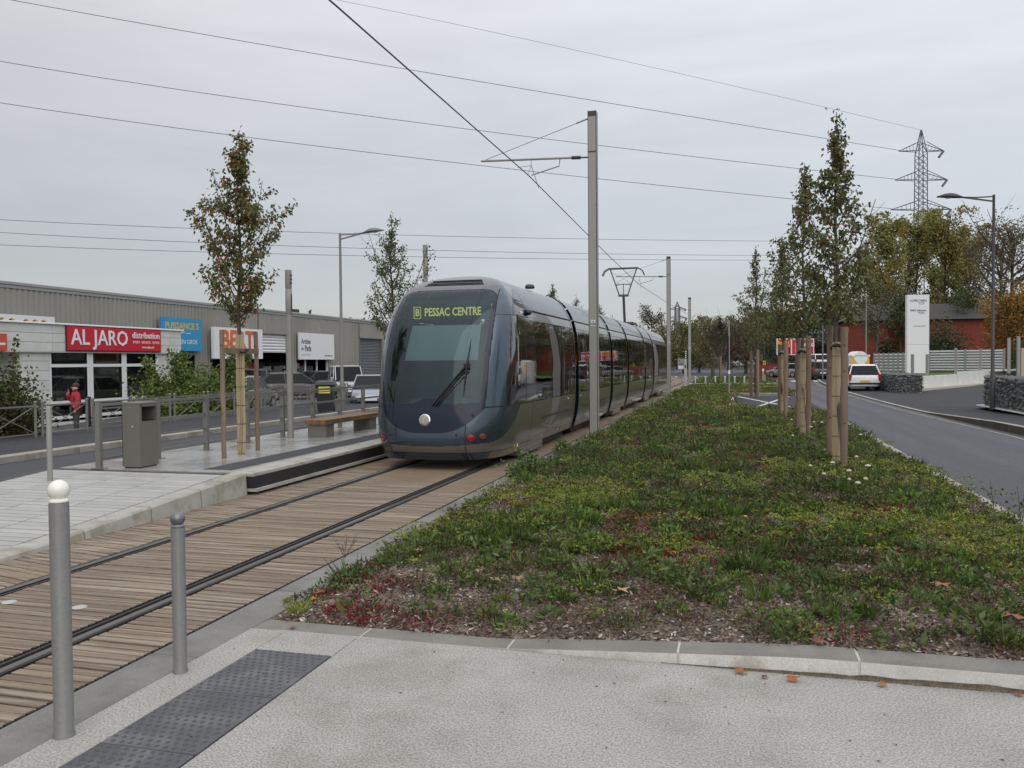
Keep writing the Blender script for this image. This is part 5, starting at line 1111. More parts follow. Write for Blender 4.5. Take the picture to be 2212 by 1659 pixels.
# ---- annex shop
AX = -25.0; ann = empty('shop', (AX, 27, -.5), label='white panelled shop with three tall display windows and a red fascia sign', cat='building')
m_awhite = M('annex_panel_white', (0.60, 0.61, 0.58), .5, var=.05, scale=1.5, rnd=.03, stain=(0.55, 0.55, 0.5), stscale=.8)
A0 = -.5; by = 27
b = MB(); b.box(-9, -.3, 15-by, 33.1-by, 3.35+.5, 3.5+.5); b.build('roof', m_dark, ann)
b = MB(); b.box(-9, -8.9, 15-by, 33.15-by, 0, 3.9); b.box(-9, -.09, 33.05-by, 33.15-by, 0, 3.9); b.build('wall', m_awhite, ann)
b = MB(); b.box(-.06, -.03, 14.9-by, 33.2-by, 0, 3.9); 
b = MB(); b.box(-.1, .22, 14.9-by, 33.3-by, 3.92, 3.98, c=.015); b.build('roof_edge', m_sw, ann)
def panels(y0, y1, z0, z1, x, ph=.36, pw=3.2):
    n = max(int(round((z1-z0)/ph)), 1); m_ = max(int(round((y1-y0)/pw)), 1)
    for i in range(n):
        for j in range(m_):
            b = MB(); b.box(x-.05, x, y0-by+(y1-y0)*j/m_+.006, y0-by+(y1-y0)*(j+1)/m_-.006, z0+.5+(z1-z0)*i/n+.006, z0+.5+(z1-z0)*(i+1)/n-.006); b.build('cladding_panel', m_awhite, ann)
panels(15, 25.65, 2.4, 3.42, .14); panels(25.65, 32.35, 2.4, 3.42, .14, pw=7); panels(32.35, 33.15, 2.4, 3.42, .14)
panels(24.35, 25.65, -.5, 2.4, .02); panels(32.35, 33.15, -.5, 2.38, .1); panels(15, 24.35, -.5, 2.4, -.9); panels(25.65, 31.9, -.5, -.12, .0, pw=7)
b = MB(); b.box(-.9, .14, 15-by, 32.35-by, 2.86, 2.9); b.box(-.06, .12, 33.05-by-.75, 33.05-by-.72, 0, 2.88); b.build('soffit', M('soffit', (.5, .48, .42), .7), ann)
b = MB(); b.box(-.95, .0, 24.3-by, 24.36-by, 0, 2.88); b.build('side_return', m_awhite, ann)
m_bulk = M('annex_joint', (.2, .2, .19), .8); b = MB(); b.box(-.06, .08, 15-by, 33.12-by, 2.9, 3.9); b.build('panel_backing', m_bulk, ann)
m_sgl = glass_mat('shop_window_glass', (0.75, 0.8, 0.8), 0.03, mixd=.06, dcol=(.05, .06, .06))
m_fr = M('window_frame_white', (.72, .72, .70), .4)
for i, (ya, yb) in enumerate(((25.72, 27.5), (27.82, 29.43), (29.72, 31.55))):
    f = MB(); f.box(-.12, -.0, ya-.08-by, ya-by, .4, 2.85); f.box(-.12, .0, yb-by, yb+.08-by, .4, 2.85); fm = f.build('window_frame', m_fr, ann)
    for z0, z1, nm in ((.30, .42, 'sill'), (.88, 1.0, 'rail'), (2.30, 2.42, 'transom')): b = MB(); b.box(-.12, .02, ya-.08-by, yb+.08-by, z0, z1); b.build(nm, m_fr, fm)
    for z0, z1 in ((.42, .88), (1.0, 2.30), (2.42, 2.85)): b = MB(); b.box(-.07, -.062, ya-by, yb-by, z0, z1); b.build('pane', m_sgl, fm)
for ya, yb in ((27.5, 27.82), (29.43, 29.72), (31.55, 31.72)): b = MB(); b.box(-.10, .01, ya+.0-by, yb-by, .3, 2.86); b.build('mullion', m_fr, ann)
b = MB(); b.box(-.9, .0, 31.72-by, 31.76-by, 0, 2.86); b.box(-.06, .0, 31.76-by, 32.4-by, 0, 2.86); b.build('side_wall', m_awhite, ann)
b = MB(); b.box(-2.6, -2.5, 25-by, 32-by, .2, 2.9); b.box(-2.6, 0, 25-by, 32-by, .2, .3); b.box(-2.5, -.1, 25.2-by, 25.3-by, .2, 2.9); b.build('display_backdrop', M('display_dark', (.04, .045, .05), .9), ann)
b = MB(); 
for i in range(70): y = 25.5+i*.085; b.tube([(-.75+.03*math.sin(i*1.9), y-by, .35), (-.75+.03*math.cos(i), y-by, 2.25)], .03, 4)
b.build('curtain', M('pale_curtain', (.50, .58, .60), .9, var=.3, scale=3), ann, kind='stuff')
m_dr = [M('dress_black', (.03, .03, .034), .9), M('dress_grey', (.13, .135, .14), .9, var=.3, scale=20), M('dress_brown', (.16, .11, .09), .9, var=.4, scale=12), M('dress_patterned', (.24, .21, .12), .9, var=.6, scale=15)]
for i, (y, h, mm, lab) in enumerate(((26.05, 1.5, 1, 'shop mannequin in a long grey dress at the left of the first window'), (26.9, 1.75, 0, 'shop mannequin in black in the first window'), (28.1, 1.6, 2, 'shop mannequin in brown at the left of the middle window'), (28.5, 1.4, 1, 'shop mannequin in a striped grey top in the middle window'), (29.1, 1.65, 3, 'shop mannequin in a patterned dress in the middle window'), (29.95, 1.75, 0, 'shop mannequin in black at the left of the third window'), (30.8, 1.6, 0, 'shop mannequin in dark clothes in the third window'))):
    t = empty('mannequin', (AX-.42, y, -.1), label=lab, cat='mannequin', group='mannequins in the shop windows'); s = h/1.7
    b = MB(); b.lathe([(.3*s if i % 2 == 0 else .2*s, .3*s), (.2*s, .8*s), (.13*s, 1.1*s), (.2*s, 1.4*s), (.17*s, 1.5*s), (.06*s, 1.53*s)], 0, 0, 14); b.build('dress', m_dr[mm], t, smooth=True)
    b = MB(); b.lathe([(.05*s, 1.5*s), (.045*s, 1.6*s), (.085*s, 1.68*s), (.08*s, 1.78*s), (0, 1.84*s)], 0, 0, 12); b.tube([(0, 0, 0), (0, 0, .35*s)], .02, 6); b.build('torso_and_head', M('mannequin_grey', (.18, .17, .16), .5), t, smooth=True)
    for q in (-1, 1): b = MB(); b.tube([(0, q*.18*s, 1.42*s), (.05, q*.25*s, 1.15*s), (.12, q*.2*s, .95*s)], [.05*s, .04*s, .03*s], 6); b.build('arm', m_dr[mm], t)
b = MB(); b.box(-.3, -.25, 27.9-by, 29.4-by, 2.44, 2.84); o = b.build('window_banner', M('faded_red', (.22, .02, .02), .7), ann)
text('banner_text', 'SOLDES', .34, m_black, o, (-.24, 28.6-by, 2.64), (PI/2, 0, PI/2))
t, fz = lsign('fascia_sign', AX+.16, 26.3, 31.65, 2.46, 3.38, m_red, 'red sign with white lettering AL JARO distribution above the shop windows', .05, frame=M('sign_frame_dark', (.03, .02, .05), .4))
m_sh = M('letter_shadow_navy', (.03, .03, .12), .5)
for dx, dz, mt, ex in ((.03, -.02, m_sh, .004), (0, 0, m_sw, .012)): text('sign_text', 'AL JARO', .86, mt, t, (-2.5+dx, fz-(ex*.5), .02+dz), sx=.96, bold=.010, ext=ex, align='LEFT'); text('sign_text', 'distribution', .38, mt, t, (.86+dx*.5, fz-(ex*.5), .2+dz*.5), sx=.98, bold=.003, ext=ex, align='LEFT')
text('sign_text', 'IMPORT - GROSSISTE - TEXTILES', .135, m_sw, t, (1.75, fz, -.09), sx=.86, bold=.001); text('sign_text', 'www.aljaro.fr', .14, m_sw, t, (1.85, fz, -.30), bold=.002)
t, fz = lsign('fascia_sign', AX+.18, 20.6, 23.55, 2.4, 3.0, M('red_orange', (.55, .08, .04), .5), 'red orange sign cut off by the left edge of the picture', .05); b = MB(); b.box(.9, 1.4, fz, fz+.01, -.1, -.02); b.build('white_stripe', m_sw, t)
# dark square posts in front of the shop
for y, x in ((24.9, -22.6), (30.6, -21.7)):
    b = MB(); b.box(-.05, .05, -.05, .05, -.3, .95); b.box(-.06, .06, -.06, .06, .95, 1.0, c=.01); o = b.build('forecourt_post', M('plum_post', (.03, .02, .035), .5)); o.location = (x, y, zlot(x, y)+.2); tag(o, 'dark square post in front of the %s shop window' % ('first' if y < 28 else 'third'), 'post')

# ================================================================== RIGHT SIDE
m_brick = M('red_brick', (0.20, 0.042, 0.028), .85, var=.12, scale=.8, fine=.15, fscale=12)
rb_ = empty('brick_building', (20, 92, 0), label='low red brick building with a dark roof behind the trees on the right', cat='building')
b = MB(); b.box(-9.1, 22, 0, 14, 0, 5.75); b.build('wall', m_brick, rb_)
b = MB(); b.add([(-9.5, -.5, 5.78), (22.5, -.5, 5.78), (22.5, 14.5, 5.78), (-9.5, 14.5, 5.78), (-6, 4, 7.6), (20, 4, 7.6), (20, 9, 7.6), (-6, 9, 7.6)], [(0, 1, 5, 4), (1, 2, 6, 5), (2, 3, 7, 6), (3, 0, 4, 7), (4, 5, 6, 7), (3, 2, 1, 0)]); b.build('roof', M('roof_slate', (.05, .047, .043), .85), rb_)
b = MB(); 
for z in (2.2,): b.box(-9.12, 22.02, -.03, 0, z, z+.12)
b.build('brick_course', M('brick_dark', (.13, .03, .025), .85), rb_)
for i in range(5): b = MB(); b.box(-5+i*5, -3+i*5, -.06, .02, .3, 2.1); b.build('window', m_black, rb_)
gb = empty('pale_building', (12, 107, 0), label='pale grey building between the billboard and the brick building', cat='building'); b = MB(); b.box(-3.2, 6, 0, 10, 0, 5.3); b.build('wall', M('pale_grey_wall', (.42, .43, .43), .6, var=.05), gb); b = MB(); b.box(-3.4, -.6, -.3, 0, 5.0, 5.5); b.build('fascia', m_sw, gb); b = MB(); b.box(-3, 6, -.05, 0, 0, 3.7); b.build('dark_front', M('dark_front', (.04, .045, .04), .8), gb)
bw = empty('brick_boundary_wall', (4, 90.5, 0), label='low red brick boundary wall behind the silver hatchback', cat='wall'); b = MB(); b.box(-1.7, 4.2, 0, .3, 0, 1.38); b.build('wall', m_brick, bw); b = MB(); b.box(-1.75, 4.25, -.05, .35, 1.38, 1.46); b.build('coping', M('brick_dark', (.13, .03, .025), .85), bw)
# billboards
def billboard(px0, px1, py0, py1, dep, label):
    a = at(px0, py1, dep); c = at(px1, py0, dep); L = c-a; cen = (a+c)/2; rz = math.atan2(L[1], L[0]); t = empty('billboard', (cen[0], cen[1], cen[2]), rz, label=label, cat='billboard'); w = math.hypot(L[0], L[1])/2; h = abs(L[2])/2
    b = MB(); b.box(-w, w, 0, .15, -h, h); b.build('panel', m_red, t); b = MB(); b.box(-w-.08, w+.08, .02, .13, h, h+.08); b.box(-w-.08, w+.08, .02, .13, -h-.08, -h); b.box(-w-.08, -w, .02, .13, -h, h); b.box(w, w+.08, .02, .13, -h, h); b.build('frame', m_sw, t)
    for s in (-.6, .6): b = MB(); b.box(s*w-.06, s*w+.06, .15, .27, -cen[2], h); b.build('leg', m_dark, t)
    return t, w, h
t, w, h = billboard(1711, 1757, 733, 765, 76, 'square red billboard with white PAR lettering behind the stakes')
text('sign_text', 'PARKING', .42, m_sw, t, (-w+.3, -.012, .15), bold=.02, align='LEFT'); b = MB(); b.box(-w+.3, w-.4, -.02, 0, -h+.15, -.12); o = b.build('yellow_box', m_yel, t); text('box_letter', 'R', .42, m_black, o, (-w+.72, -.03, -.35), bold=.02)
t, w, h = billboard(1680, 1709, 733, 765, 77.5, 'smaller red billboard with yellow lettering left of the square one')
text('sign_text', 'RESTO', .5, m_yel, t, (0, -.012, .35), bold=.02, sx=.9); b = MB(); b.box(-w+.1, w-.1, -.012, 0, .02, .09); b.box(-w+.3, w-.4, -.012, 0, -.15, -.08); b.build('white_line', m_sw, t); b = MB(); b.box(-w+.15, w-.3, -.014, 0, -h+.1, -.28); b.build('pale_panel', M('pale_panel', (.45, .5, .55), .5), t)
# white totem
v0, v1 = at(1959, 806, 58), at(2007, 806, 58); cen = (v0+v1)/2; tw_ = math.hypot(*(v1-v0)[:2])/2; zt_ = at(1983, 637, 58)[2]; zb_ = cen[2]
t = empty('totem_sign', (cen[0], cen[1], zb_), math.atan2(v1[1]-v0[1], v1[0]-v0[0])+.02, label='tall white totem sign with two small company names on the lawn', cat='sign'); Ht = zt_-zb_
b = MB(); b.box(-tw_, tw_, 0, .28, 0, Ht*.365); b.box(-tw_, tw_, 0, .28, Ht*.367, Ht); b.build('panel', m_sw, t); b = MB(); b.box(-tw_+.01, tw_+.03, .01, .3, 0, Ht+.03); b.build('side_casing', M('totem_side', (.05, .045, .06), .5), t)
text('sign_text', 'COFELY INEO', .20, M('navy_ink', (.03, .04, .12), .5), t, (0, -.006, Ht*.925), sx=.98, bold=.003); text('sign_text', 'INEO Infracom', .185, M('navy_ink', (.03, .04, .12), .5), t, (0, -.006, Ht*.80), sx=1.0, bold=.003)
for z, x0 in ((.885, .05), (.765, .05)): b = MB(); b.tube([(x0, -.006, Ht*z), (x0+.2, -.006, Ht*z-.03), (x0+.42, -.006, Ht*z)], .009, 4); b.build('underline', m_ink, t)
text('sign_text', 'GDF SUEZ', .09, m_ink, t, (.2, -.006, Ht*.897)); text('sign_text', 'GDF SUEZ', .09, m_ink, t, (.2, -.006, Ht*.775)); b = MB(); b.box(-.35, .52, -.008, 0, Ht*.598, Ht*.604); b.build('underline', m_ink, t)
# lawn, retaining wall, fence
A_ = np.array([9.6, 50.7]); B_ = np.array([16.6, 63.5]); dv_ = (B_-A_)/np.linalg.norm(B_-A_); nr_ = np.array([-dv_[1], dv_[0]])
t = empty('low_concrete_wall', (A_[0], A_[1], 0), math.atan2(dv_[1], dv_[0]), label='low white concrete wall with posts along the lawn', cat='wall'); LL = float(np.linalg.norm(B_-A_))
b = MB(); b.box(.2, 8, -.0, .18, .2, .84, c=.01); b.box(8.1, LL+12, 0, .18, .2, 1.0, c=.01); b.build('wall_panel', M('white_wall', (.60, .60, .57), .7, var=.08, scale=1.5), t); b = MB(); b.box(-.1, LL+12, -.5, .05, -.1, .2, c=.02); b.build('footing', M('footing', (.45, .41, .34), .8, var=.15), t)
for x in (.1, 2.6, 8.05, 13.5): b = MB(); b.box(x-.07, x+.07, .02, .16, .1, 2.1 if x < 3 else 2.5); b.build('post', m_steel, t)
b = MB(); b.poly([(9.6-.3, 51.1, .78), (16.6, 63.9, .9), (40, 80, 1.2), (40, 92, 1.0), (7.8, 92, .3), (7.6, 60, .55)]); b.build('lawn', m_grass, kind='structure')
def ribfence(p0, p1, z0, z1, n, label, posts):
    t = empty('panel_fence', (p0[0], p0[1], z0), math.atan2(p1[1]-p0[1], p1[0]-p0[0]), label=label, cat='fence'); L = math.dist(p0[:2], p1[:2]); dz = (p1[2]-z0) if len(p1) > 2 else 0
    for i in range(n):
        b = MB(); za, zb = (z1-z0)*i/n, (z1-z0)*(i+1)/n; m_ = (za+zb)/2; b.add([(0, 0, za+.02), (L, 0, za+.02+dz), (0, -.06, m_), (L, -.06, m_+dz), (0, -.02, zb-.02), (L, -.02, zb-.02+dz), (0, .03, zb-.02), (L, .03, zb-.02+dz), (0, .03, za+.02), (L, .03, za+.02+dz)], [(0, 1, 3, 2), (2, 3, 5, 4), (4, 5, 7, 6), (6, 7, 9, 8)]); b.build('slat', M('fence_slat_white', (.50, .52, .54), .45, .1, var=.1), t)
    for x in np.linspace(0, L, posts): b = MB(); b.box(x-.06, x+.06, -.09, -.03, -.1, z1-z0+.06+dz*x/L); b.build('post', m_steel, t)
q0, q1 = at(1889, 803, 66), at(1962, 806, 64); ribfence(q0, (q1[0], q1[1]), float(q0[2]), float(at(1889, 764, 66)[2]), 6, 'slatted white fence left of the totem sign with close posts', 8)
q0, q1 = at(2007, 802, 64), at(2170, 797, 60); ribfence(q0, (q1[0], q1[1]), float(q0[2]), float(at(2007, 757, 64)[2]), 8, 'white ribbed panel fence right of the totem sign', 3)
# gabions
m_stone = M('gabion_stone', (.15, .155, .16), .9, var=.35, scale=7, fine=.2, fscale=30); m_wire = M('gabion_wire', (.2, .2, .19), .5, .5)
def gabion(p0, p1, w, h, label, dens=70):
    t = empty('gabion_wall', (p0[0], p0[1], .05), math.atan2(p1[1]-p0[1], p1[0]-p0[0]), label=label, cat='wall'); L = math.dist(p0, p1)
    b = MB(); b.box(.05, L-.05, .05, w-.05, 0, h-.05); b.build('core', M('gabion_core', (.05, .05, .05), .95), t)
    b = MB()
    def st(c):
        r_ = rng.uniform(.04, .085); R3 = rv(6)*r_*rng.uniform(.75, 1.2, (6, 1)); pts = np.array([[1, 0, 0], [-1, 0, 0], [0, 1, 0], [0, -1, 0], [0, 0, 1], [0, 0, -1]])*r_+R3*.35+np.array(c)
        b.add([tuple(p) for p in pts], [(0, 2, 4), (2, 1, 4), (1, 3, 4), (3, 0, 4), (2, 0, 5), (1, 2, 5), (3, 1, 5), (0, 3, 5)])
    for _ in range(int(L*h*dens)): st((rng.uniform(0, L), .045, rng.uniform(0, h-.03)))
    for _ in range(int(L*h*dens)): st((rng.uniform(0, L), w-.045, rng.uniform(0, h-.03)))
    for _ in range(int(w*h*dens)): st((.045, rng.uniform(0, w), rng.uniform(0, h-.03)))
    for _ in range(int(w*h*dens)): st((L-.045, rng.uniform(0, w), rng.uniform(0, h-.03)))
    for _ in range(int(w*L*dens)): st((rng.uniform(0, L), rng.uniform(0, w), h-.05))
    b.build('stone', m_stone, t, kind='stuff')
    b = MB()
    for x in np.arange(0, L+.01, .5): b.tube([(x, -.02, 0), (x, -.02, h), (x, w+.02, h)], .006, 4)
    for z in np.arange(0, h+.01, .25): b.tube([(0, -.02, z), (L, -.02, z)], .006, 4); b.tube([(-.02, 0, z), (-.02, w, z)], .006, 4)
    b.build('wire_mesh', m_wire, t, kind='stuff')
A1 = onz_ = None
def gz(px, py, z=0.05):
    v = cf*F+cr_*(px-CX)+cd_*(py-CY); tt = -(HC-z)/v[2]; return np.array([0, 0, HC])+v*tt
a_, c_ = gz(1937, 849), gz(1972, 846.5); u_ = (a_-c_)[:2]; 
gabion((a_[0]+.02, a_[1]), (a_[0]+.02-.15, a_[1]+7.0), -1.25+2.5*0, .98, 'grey stone gabion wall behind the white estate car') if False else None
t_ang = 0
gabion((a_[0]+1.35, a_[1]+.4), (a_[0]+1.2, a_[1]+8.0), 1.3, .98, 'grey stone gabion wall beside the white estate car')
a2, c2 = gz(2121, 882), gz(2300, 930)
gabion((c2[0], c2[1]), (a2[0], a2[1]), -.0+.9 if False else .9, 1.16, 'dark stone gabion wall cut by the right edge of the picture') if False else gabion((a2[0]+.95, a2[1]-9), (a2[0]+.95, a2[1]), .9, 1.16, 'dark stone gabion wall cut by the right edge of the picture')
b = MB(); n = 14; o_ = (a2[0]+.2, a2[1]+.2)
pts = [(a2[0]-.25, a2[1]-9)]+[(a2[0]-.25, a2[1]-.8)]+[(o_[0]+.4-.85*math.cos(a), o_[1]-.6+1.1*math.sin(a)) for a in np.linspace(0, PI/2, n)]+[(a2[0]+2.5, a2[1]+.7)]
b.poly([(x, y, .17) for x, y in pts]+[(a2[0]+2.5, a2[1]-9, .17)]); b.build('gabion_kerb', m_conc, kind='structure')
# portable toilet
v0, v1 = at(1840, 830, 57), at(1878, 830, 57); cen = (v0+v1)/2; w = math.hypot(*(v1-v0)[:2])/2; t = empty('portable_toilet', (cen[0], cen[1], .08), math.atan2(v1[1]-v0[1], v1[0]-v0[0]), label='white portable toilet with yellow side panels behind the white estate car', cat='portable toilet')
b = MB(); b.box(-w, w, 0, 1.2, .0, 2.0, c=.03); b.build('cabin', m_sw, t); b = MB()
for s in (-1, 1): b.box(min(s*w*.98, s*w*.55), max(s*w*.98, s*w*.55), -.03, 0, .1, 1.93)
b.build('yellow_panel', M('toilet_yellow', (.72, .42, .02), .45), t); b = MB(); b.box(-w*.42, w*.42, -.05, 0, .1, 1.9, c=.01); b.build('door', m_white, t)
b = MB(); b.tube([(0, -.06, 1.86), (0, 1.26, 1.86)], w*.74, 20); b.box(-w*1.04, w*1.04, -.06, 1.26, 1.95, 2.06, c=.02); b.build('roof', m_sw, t)
# poles, info panel, low bollards
b = MB(); b.lathe([(.035, 0), (.035, 3.75)], 0, 0, 10); t = empty('sign_pole', (-.33, 41.8, .05), label='thin pole with a black band in the bed before the lay-by', cat='pole'); b.build('pole', m_steel, t); b = MB(); b.lathe([(.05, 1.3), (.05, 3.0)], -.04, 0, 8); b.build('black_band', m_black, t); b = MB(); b.lathe([(.06, 1.12), (.06, 1.32)], 0, 0, 8); b.build('white_band', m_white, t)
for (x, y, h, lab) in ((7.5, 79, 5.0, 'thin grey pole beside the dark people carrier'), (9.0, 64, 6.4, 'thin grey pole in front of the portable toilet')):
    t = empty('pole', (x, y, .05), label=lab, cat='pole'); b = MB(); b.lathe([(.07, 0), (.045, h)], 0, 0, 10); b.build('shaft', m_post, t)
q = gz(1650, 828, 0); t = empty('parking_post', (q[0], q[1], 0), label='grey post with a white cap at the road edge', cat='post'); b = MB(); b.box(-.12, .0, -.06, .06, 0, .95); b.box(.03, .13, -.05, .05, 0, .7); b.build('post', m_steel, t); b = MB(); b.box(-.13, .01, -.07, .07, .95, 1.15); b.build('cap', m_white, t)
q = at(1651, 784, 84); t = empty('pole_sign', (q[0], q[1], 0), label='small yellow sign on a dark pole by the brick wall', cat='sign'); b = MB(); b.tube([(0, 0, 0), (0, 0, 3.6)], .05, 6); b.build('pole', m_dark, t); b = MB(); b.box(-.13, .13, -.08, -.06, q[2]-.2, q[2]+.22); o = b.build('plate', m_yel, t); text('plate_letter', 'R', .28, m_black, o, (0, -.09, q[2]), bold=.01)
t0 = None
for i, px in enumerate((1460, 1502, 1524, 1545, 1566, 1587, 1608)):
    q = gz(px, 832, 0.03)
    if t0 is None:
        t0 = empty('low_bollard', tuple(q), label='low white post at the far end of the bed, first of seven from the left', cat='bollard', group='low pale posts at the far end of the bed'); b = MB(); b.lathe([(.055, 0), (.055, .55)], 0, 0, 10); b.build('post', M('pale_post', (.34, .35, .34), .6), t0); b = MB(); b.lathe([(.06, .55), (.075, .60), (.04, .66)], 0, 0, 10); b.build('cap', M('pale_cap', (.45, .45, .43), .6), t0)
    else: copy_tree(t0, loc=tuple(q), label='low white post at the far end of the bed, %s of seven from the left' % ['first', 'second', 'third', 'fourth', 'fifth', 'sixth', 'seventh'][i])
q = gz(1471, 830, 0.0); t = empty('information_panel', (q[0]-.0, q[1], 0), label='small grey information panel on a post beside the striped column', cat='sign'); b = MB(); b.box(-.24, .24, -.04, .04, 1.15, 2.0); b.tube([(.05, 0, 0), (.05, 0, 1.15)], .04, 6); b.build('frame', m_steel, t)
b = MB(); b.box(-.2, .2, -.05, -.04, 1.2, 1.45); b.build('white_field', m_sw, t); b = MB()
for i in range(5): b.add([(-.18+i*.08, -.052, 1.5), (-.14+i*.08, -.052, 1.5), (-.06+i*.05, -.052, 1.66), (-.09+i*.05, -.052, 1.66)], [(0, 1, 2, 3)])
b.add([(-.2, -.052, 1.9), (-.05, -.052, 1.9), (-.05, -.052, 1.8)], [(0, 1, 2)]); b.build('printed_marks', M('plum_ink', (.15, .08, .15), .6), t)
q = gz(1481, 831, 0.0); t = empty('validator_column', (q[0], q[1], 0), label='pale grey column topped by a black and white striped mast', cat='column'); b = MB(); b.box(-.1, .1, -.08, .08, 0, 2.0, c=.01); b.build('column', M('pale_post', (.5, .51, .5), .6), t); b = MB(); b.box(-.05, .05, -.09, -.08, 1.3, 1.5); b.build('screen', m_black, t)
for i in range(9): b = MB(); b.lathe([(.05, 2.0+i*.075), (.05, 2.075+i*.075)], .02, 0, 10); b.build('stripe_band', m_white if i % 2 else m_black, t)
# green gate at the right edge
q = at(2180, 810, 56); t = empty('mesh_gate', (q[0], q[1], .8), .1, label='dark green mesh gate at the right edge of the picture', cat='gate'); m_gr = M('green_metal', (.015, .06, .04), .5)
b = MB(); [b.bar((x, 0, 0), (x, 0, 2.2), .03, .03) for x in np.arange(0, 2.6, .12)]; b.bar((0, 0, 2.2), (2.6, 0, 2.2), .05, .05); b.build('bars', m_gr, t); b = MB(); b.box(-.12, .06, -.05, .05, 0, 2.4); b.box(.42, .60, -.2, -.0, -.3, 2.5); b.build('post', m_steel, t); b = MB(); b.box(.7, 1.3, -.1, .2, -.4, 1.7); b.build('letterbox_pillar', M('beige_render', (.45, .38, .29), .8), t)

# ================================================================== BACKGROUND TREES
def bt(px, dep, h, rad, pal, nl, ls, lab, seed, **k):
    q = at(px, 790, dep); return big_tree((q[0], q[1], k.pop('z', 0)), h, rad, pal, nl, ls, lab, seed, **k)
bt(1915, 98, 18.5, 3.4, POP, 11000, .34, 'tall yellow green poplar left of the white totem', 51, columns=True, crown0=.15); bt(1978, 108, 20.5, 3.2, POP, 11000, .34, 'tallest poplar directly above the white totem', 52, columns=True, crown0=.15)
bt(2040, 102, 19.5, 3.4, POP, 11000, .34, 'yellow green poplar right of the totem', 53, columns=True, crown0=.15); bt(2090, 112, 19, 3.6, POP, 7500, .32, 'thinner poplar between the totem and the dark lamp', 54, columns=True, crown0=.15)
bt(2185, 96, 18.5, 5.5, BRN, 4200, .26, 'half bare spreading tree behind the dark lamp post', 55, crown0=.25, trunk_r=.42, nlimb=40)
bt(2160, 92, 17, 4.5, ([(0.2, 0.13, 0.04), (0.1, 0.08, 0.04)], [1, 2]), 1300, .24, 'bare twiggy tree rising left of the dark lamp post', 69, crown0=.25, trunk_r=.35, nlimb=36)
bt(2178, 74, 8.0, 2.6, ORG, 5200, .22, 'orange yellow autumn tree by the green gate', 56, crown0=.12, trunk_r=.15); bt(2225, 72, 8.5, 2.8, ORG, 5000, .22, 'orange autumn tree cut by the right edge', 57, crown0=.12, trunk_r=.15)
q = at(2035, 800, 74); bush((q[0], q[1], .8), 2.2, 1.8, 5.0, DRK, 6000, .2, 'dense dark green bush between totem and brick wall', 58, group='background shrubs')
bt(1893, 80, 10, 2.6, ([(.12, .12, .05), (.09, .10, .04)], [1, 1]), 1600, .22, 'thin low tree in front of the brick building', 59, crown0=.4, trunk_r=.2)
bt(1945, 84, 9.5, 2.2, DRK, 4200, .22, 'dark olive tree just left of the totem in front of the brick building', 74, crown0=.12, trunk_r=.16); bt(2085, 86, 9.5, 3.0, DRK, 5500, .22, 'dark tree between totem bush and lamp post', 75, crown0=.12, trunk_r=.16); bt(1855, 110, 16, 4.0, BRN, 3200, .3, 'brown thinning tree behind the nearest young tree', 60, crown0=.2); bt(1790, 120, 11.5, 4, BRN, 4200, .3, 'brownish tree behind the billboard', 61, crown0=.2); bt(1830, 130, 13, 4, POP, 3500, .35, 'olive tree behind the pale building', 70, crown0=.2)
bt(1695, 100, 7.4, 3.4, DRK, 4800, .26, 'dark tree over the brick boundary wall', 62, crown0=.06); bt(1650, 118, 9.2, 3.6, BRN, 3500, .28, 'brown tree beyond the lay-by tree', 63, crown0=.15); bt(1745, 92, 6.0, 2.6, DRK, 4200, .24, 'dark evergreen shrub tree behind the people carrier', 71, crown0=.04)
bt(1540, 92, 6.6, 2.3, BRN, 2800, .22, 'brownish bushy tree beyond the third mast', 64, crown0=.12); bt(1575, 104, 7.2, 2.4, ([(0.15, .09, .065), (.11, .09, .055)], [1, 1]), 2600, .24, 'reddish brown bushy tree beyond the low posts', 65, crown0=.12)
bt(1611, 112, 7.6, 2.6, BRN, 2600, .26, 'brown bushy tree near the white van', 66, crown0=.12); bt(1408, 150, 12.5, 3.0, ([(.12, .10, .06), (.09, .09, .05)], [1, 1]), 1500, .3, 'thin pale tree just above the end of the tram', 67, crown0=.2, trunk_r=.2)
bt(1430, 152, 12.5, 2.3, ([(.12, .10, .06), (.09, .09, .05)], [1, 1]), 1000, .3, 'slender half bare tree beside the second mast', 68, crown0=.2, trunk_r=.16)
bt(1475, 120, 7.4, 3.4, ([(.16, .17, .06), (.18, .16, .07)], [1, 1]), 4000, .3, 'olive green rounded tree between second and third mast', 72, crown0=.08); bt(1510, 128, 7.8, 3.0, BRN, 2600, .3, 'brownish tree right of the third mast', 73, crown0=.1)
young_tree((-1.25, 66.5, .02), 5.4, 1.2, 2.2, 1500, ([(0.06, 0.05, 0.03), (0.05, 0.055, 0.025)], [1, 1]), 'staked young tree beyond the row of low posts', 'young pear trees', 81, guard=0, lsize=.14)
stake(-1.15, 66.2, 0, 2.2, .075, 'stake of the young tree beyond the low posts', G, knot=False); 
